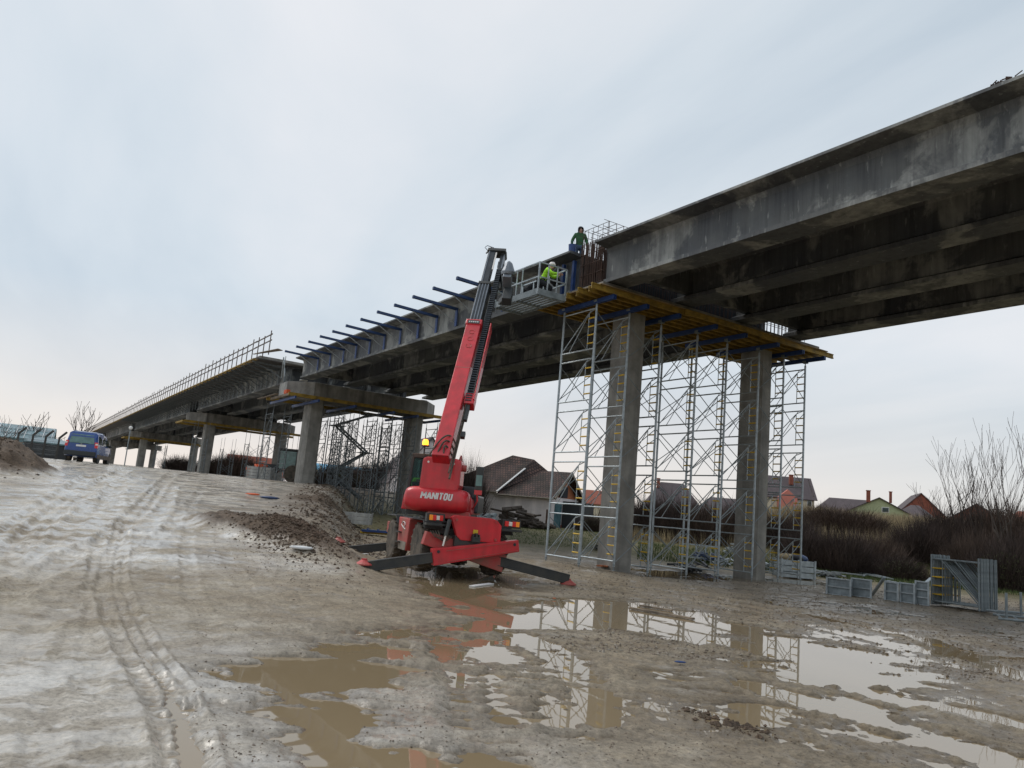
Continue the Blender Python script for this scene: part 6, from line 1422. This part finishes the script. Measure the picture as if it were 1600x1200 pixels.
# stored material behind the columns: bundles of tubes, racks, blue girders
for i, (u, v, L_, w_, hh, mn, lb) in enumerate(((1075, 885, 2.6, .8, .5, 'blue_dark', 'dark blue steel girders lying behind the middle tower'), (1100, 888, 3.4, .9, .32, 'steel_zinc', 'bundle of galvanised tubes lying beside the blue girders'), (1128, 882, 2.0, .9, .8, 'steel_zinc_dull', 'pile of galvanised frames stacked flat left of the right column'), (1050, 893, 4.2, .7, .35, 'asphalt_dark', 'dark bundle of beams just right of the left column'), (1160, 893, 3.6, .8, .3, 'steel_zinc_dull', 'low bundle of tubes reaching behind the right column'), (1270, 905, 3.4, .7, .25, 'steel_dark', 'dark heap of steel right of the outermost tower'), (915, 868, 1.6, .7, .45, 'asphalt_dark', 'small dark heap between the legs of the first tower'), (1345, 905, 5, .8, .2, 'steel_zinc_dull', 'scattered tubes in the grass behind the panels'))):
    a = Vector(onz(u, v-6, .1)); m = MB(); rd = random.Random(i)
    for k in range(int(7+hh*24)):
        o_ = Vector((a.x+rd.uniform(-w_, w_)*.25, a.y+1.2+rd.uniform(-w_, w_), 0)); z = gz(o_.x, o_.y)+rd.uniform(.04, hh); d = Vector((math.cos(rd.uniform(1.9, 2.7)+(0 if i % 2 else .3)), math.sin(2.4), rd.uniform(-.02, .02))); d.normalize(); l = L_*rd.uniform(.35, .55)
        if mn == 'steel_zinc' or rd.random() < .5: m.rod(o_-d*l+Uz*z, o_+d*l+Uz*z, .03, 6)
        else: m.bar(o_-d*l+Uz*z, o_+d*l+Uz*z, .09, .09)
    o = m.build('material_pile', mn); tag(o, lb, 'steel pile', kind=None)
m = MB(); a = Vector(onz(1080, 880, .1)); 
for dx in (0, 1.6):
    for dy in (0, 1.0): m.bar((a.x-dx, a.y+1+dy, 0), (a.x-dx, a.y+1+dy, 1.0), .05)
for z in (.35, 1.0):
    for dx in (0, 1.6): m.bar((a.x-dx, a.y+1, z), (a.x-dx, a.y+2, z), .05)
    for dy in (0, 1.0): m.bar((a.x, a.y+1+dy, z), (a.x-1.6, a.y+1+dy, z), .05)
o = m.build('stillage_rack', 'steel_zinc'); tag(o, 'open galvanised rack frame standing over the blue girders', 'rack')
# logs and scrap in front of the grey house
a0 = Vector(atd(780, 826, 56)); a1 = Vector(atd(850, 829, 56)); rd = random.Random(4)
for i in range(46):
    t = rd.random(); c = a0.lerp(a1, t); h = (.25+1.0*math.sin(min(1, t*1.15+.12)*math.pi)**.7)*rd.random(); c.z = gz(c.x, c.y)+.1+h; d = (Vector((rgt0.x, rgt0.y, 0))*rd.uniform(.4, 1)+Vector((fwd.x, fwd.y, 0))*rd.uniform(-.6, .6)+Uz*rd.uniform(-.15, .15)).normalized(); l = rd.uniform(.5, 1.1)
    m = MB(); m.rod(c-d*l, c+d*l, rd.uniform(.07, .15), 7); o = m.build('log', 'bark'); tag(o, 'dark log jumbled in the long woodpile in front of the grey house', 'log', 'logs in the woodpile')
for i, (u, v0, v1, lb) in enumerate(((791, 822, 795, 'thin rusty stake standing left of the woodpile'), (853, 824, 796, 'thicker rusty stake standing at the right end of the woodpile'))):
    m = MB(); p0 = Vector(atd(u, v0, 56)); p1 = Vector(atd(u+2, v1, 56)); m.bar(p0, p1, .06+.04*i, .06+.04*i); o = m.build('stake', 'rebar'); tag(o, lb, 'stake')
# heap of rubble and grey scrap behind the lift fender
m = MB()
for i in range(60): c = Vector(atd(rd.uniform(742, 775), rd.uniform(806, 816), rd.uniform(50, 54))); c.z = gz(c.x, c.y)+rd.uniform(0, .9); m.obox(c, (Vector((1, 0, 0)), Vector((0, .8, .6)), Vector((0, -.6, .8))), (rd.uniform(.1, .5), rd.uniform(.1, .4), rd.uniform(.05, .2)))
o = m.build('scrap_heap', 'steel_zinc_dull'); tag(o, 'heap of dull grey scrap seen above the right fender of the lift', 'scrap heap')
# planks lying in the long puddle, white board and litter
for (p0, p1, w, lb) in (((985, 950), (1084, 967), .11, 'longer weathered plank lying across the long puddle'), ((1000, 946), (1050, 954), .10, 'shorter dark plank touching the longer plank in the puddle')):
    a, b = Vector(onz(*p0, .03)), Vector(onz(*p1, .03)); m = MB(); m.bar(a, b, w, .04); o = m.build('plank', 'plank', bevel=.004); tag(o, lb, 'plank')
a, b = Vector(onz(737, 916, .02)), Vector(onz(768, 912, .02)); m = MB(); m.bar(a, b, .14, .03); o = m.build('white_board', 'tarp_white', bevel=.005); tag(o, 'small white board lying at the puddle edge behind the lift', 'board')
a, b = Vector(gp(936, 892, .08)), Vector(gp(958, 889, .16)); m = MB(); m.bar(a, b, .22, .05); m.bar(a+Vector((.1, .2, 0)), b+Vector((-.2, .1, .05)), .15, .04); o = m.build('timber_offcut', 'brick_orange'); tag(o, 'orange-brown timber offcut at the foot of the left column', 'timber')
for i, (u, v, mn, s, lb) in enumerate(((1062, 1044, 'blue_paint', .06, 'scrap of blue plastic in the mud right of centre'), (421, 781, 'blue_dark', .3, 'dark blue rag on the rubble slope under the second pier'), (395, 775, 'orange_plastic', .22, 'orange scrap on the mud bank left of the blue rag'), (470, 866, 'tarp_white', .22, 'whitish crushed sack at the foot of the dirt mound'), (572, 869, 'white_paint', .07, 'tiny white cup between the two left stabiliser legs'), (866, 938, 'orange_plastic', .03, 'tiny orange cap floating in the puddle'))):
    a = ong(u, v); z = gz(a[0], a[1]); m = MB(); n = 8
    for jz in range(5):
        ph = math.pi*jz/4
        for k in range(n): aa = 2*math.pi*k/n; rr = math.sin(ph)*s*(1+.5*mnoise.noise(Vector((k*1.3, jz, i*3.1)))); m.v.append((a[0]+rr*math.cos(aa)*1.5*rgt0.x-rr*math.sin(aa)*.5*rgt0.y, a[1]+rr*math.cos(aa)*1.5*rgt0.y+rr*math.sin(aa)*.5*rgt0.x, z+.02+s*.22*(1-math.cos(ph))))
    for jz in range(4):
        for k in range(n): m.f.append((jz*n+k, jz*n+(k+1) % n, (jz+1)*n+(k+1) % n, (jz+1)*n+k)); m.m.append(0)
    o = m.build('litter', mn, smooth=True); tag(o, lb, 'litter')
# stones, clods and crumbs of soil: countless, one growth each
def scatter(name, mn, n, fn, smin, smax, label, seed, flat=.6):
    r = np.random.default_rng(seed); rd = random.Random(seed); xy = [fn(rd) for _ in range(n)]; x = np.array([p[0] for p in xy]); y = np.array([p[1] for p in xy]); z = ground_h(x, y)
    base = np.array([(1, 0, 0), (-1, 0, 0), (0, 1, 0), (0, -1, 0), (0, 0, 1), (0, 0, -1)], float); fc = np.array([(0, 2, 4), (2, 1, 4), (1, 3, 4), (3, 0, 4), (2, 0, 5), (1, 2, 5), (3, 1, 5), (0, 3, 5)])
    s = smin*(smax/smin)**(r.random(n)**2.0); j = 1+.45*(r.random((n, 6, 3))-.5)*2; v = base[None]*j; a = r.random(n)*6.283; ca, sa = np.cos(a), np.sin(a)
    vx = v[..., 0]*ca[:, None]-v[..., 1]*sa[:, None]; vy = v[..., 0]*sa[:, None]+v[..., 1]*ca[:, None]; V = np.stack([vx*s[:, None]+x[:, None], vy*s[:, None]+y[:, None], v[..., 2]*s[:, None]*flat+z[:, None]+s[:, None]*.15], -1).reshape(-1, 3)
    keep = np.repeat(z > .004 if smax < .2 else z > -1, 6); Fc = (fc[None]+np.arange(n)[:, None, None]*6).reshape(-1, 3); kf = np.repeat(z > .004 if smax < .2 else z > -1, 8)
    me = bpy.data.meshes.new(name); me.from_pydata(V.tolist(), [], Fc[kf].tolist()); me.materials.append(MT[mn]); o = bpy.data.objects.new(name, me); C.objects.link(o); tag(o, label, 'soil' if 'clod' in name else 'stones', kind='stuff'); return o
def pixf(u0, v0, u1, v1, jit=0.):
    def f(rd):
        u = rd.uniform(u0, u1); v = rd.uniform(v0, v1); d = ray(u, v); t = -1.8/d[2] if d[2] < -.0005 else 60; t = min(t, 60); return (d[0]*t+rd.gauss(0, .2), d[1]*t+rd.gauss(0, .2))
    return f
def around(c, rx, ry):
    def f(rd): return (c[0]+rd.gauss(0, rx), c[1]+rd.gauss(0, ry))
    return f
scatter('soil_clods', 'dirt_clod', 9000, around(((H1[0]+H2[0])/2-1, (H1[1]+H2[1])/2+.35), 1.6, .5), .006, .055, 'loose crumbly clods covering the brown dirt mound left of the lift', 1)
scatter('soil_clods', 'dirt_clod', 3000, around((H3[0]-2.4, H3[1]-1.3), 2.3, 1.0), .012, .09, 'loose clods on the dirt heap at the far left edge', 2)
def bank(rd):
    x = rd.uniform(-58, -22); ye = np.interp(-x, EX, EY); return (x, ye+rd.gauss(1.2, 1.1))
scatter('rubble_stones', 'stone', 2600, bank, .010, .07, 'pale rubble and stones spilling down the bank between mound and second pier', 3)
scatter('soil_clods', 'dirt_clod', 8500, bank, .012, .09, 'brown clods down the bank below the second pier', 6)
def yard(rd): 
    u = rd.uniform(860, 1600); v = 888+(u-860)*.07+rd.random()**1.6*130; p = onz(u, v); return (p[0], p[1])
scatter('gravel_stones', 'stone', 5200, yard, .008, .035, 'small stones pressed in the mud of the right half of the yard', 4)
scatter('soil_clods', 'mud_crumb', 9000, yard, .008, .035, 'small dark clods on the muddy yard right of the lift', 8)
def near(rd):
    u = rd.uniform(300, 1600); v = rd.uniform(930, 1200); p = onz(u, v); return (p[0], p[1])
scatter('soil_clods', 'mud_crumb', 8000, near, .003, .013, 'crumbs of mud scattered over the near ground', 5)
p = onz(1135, 1130)
scatter('soil_clods', 'dirt_clod', 500, around((p[0], p[1]), .22, .12), .008, .04, 'dark tuft of clods beside the small puddle at lower right', 9)
p = onz(470, 905)
scatter('soil_clods', 'mud_crumb', 1600, around((p[0], p[1]), 2.2, .8), .004, .022, 'dark churned clods in the mud before the dirt mound', 10)
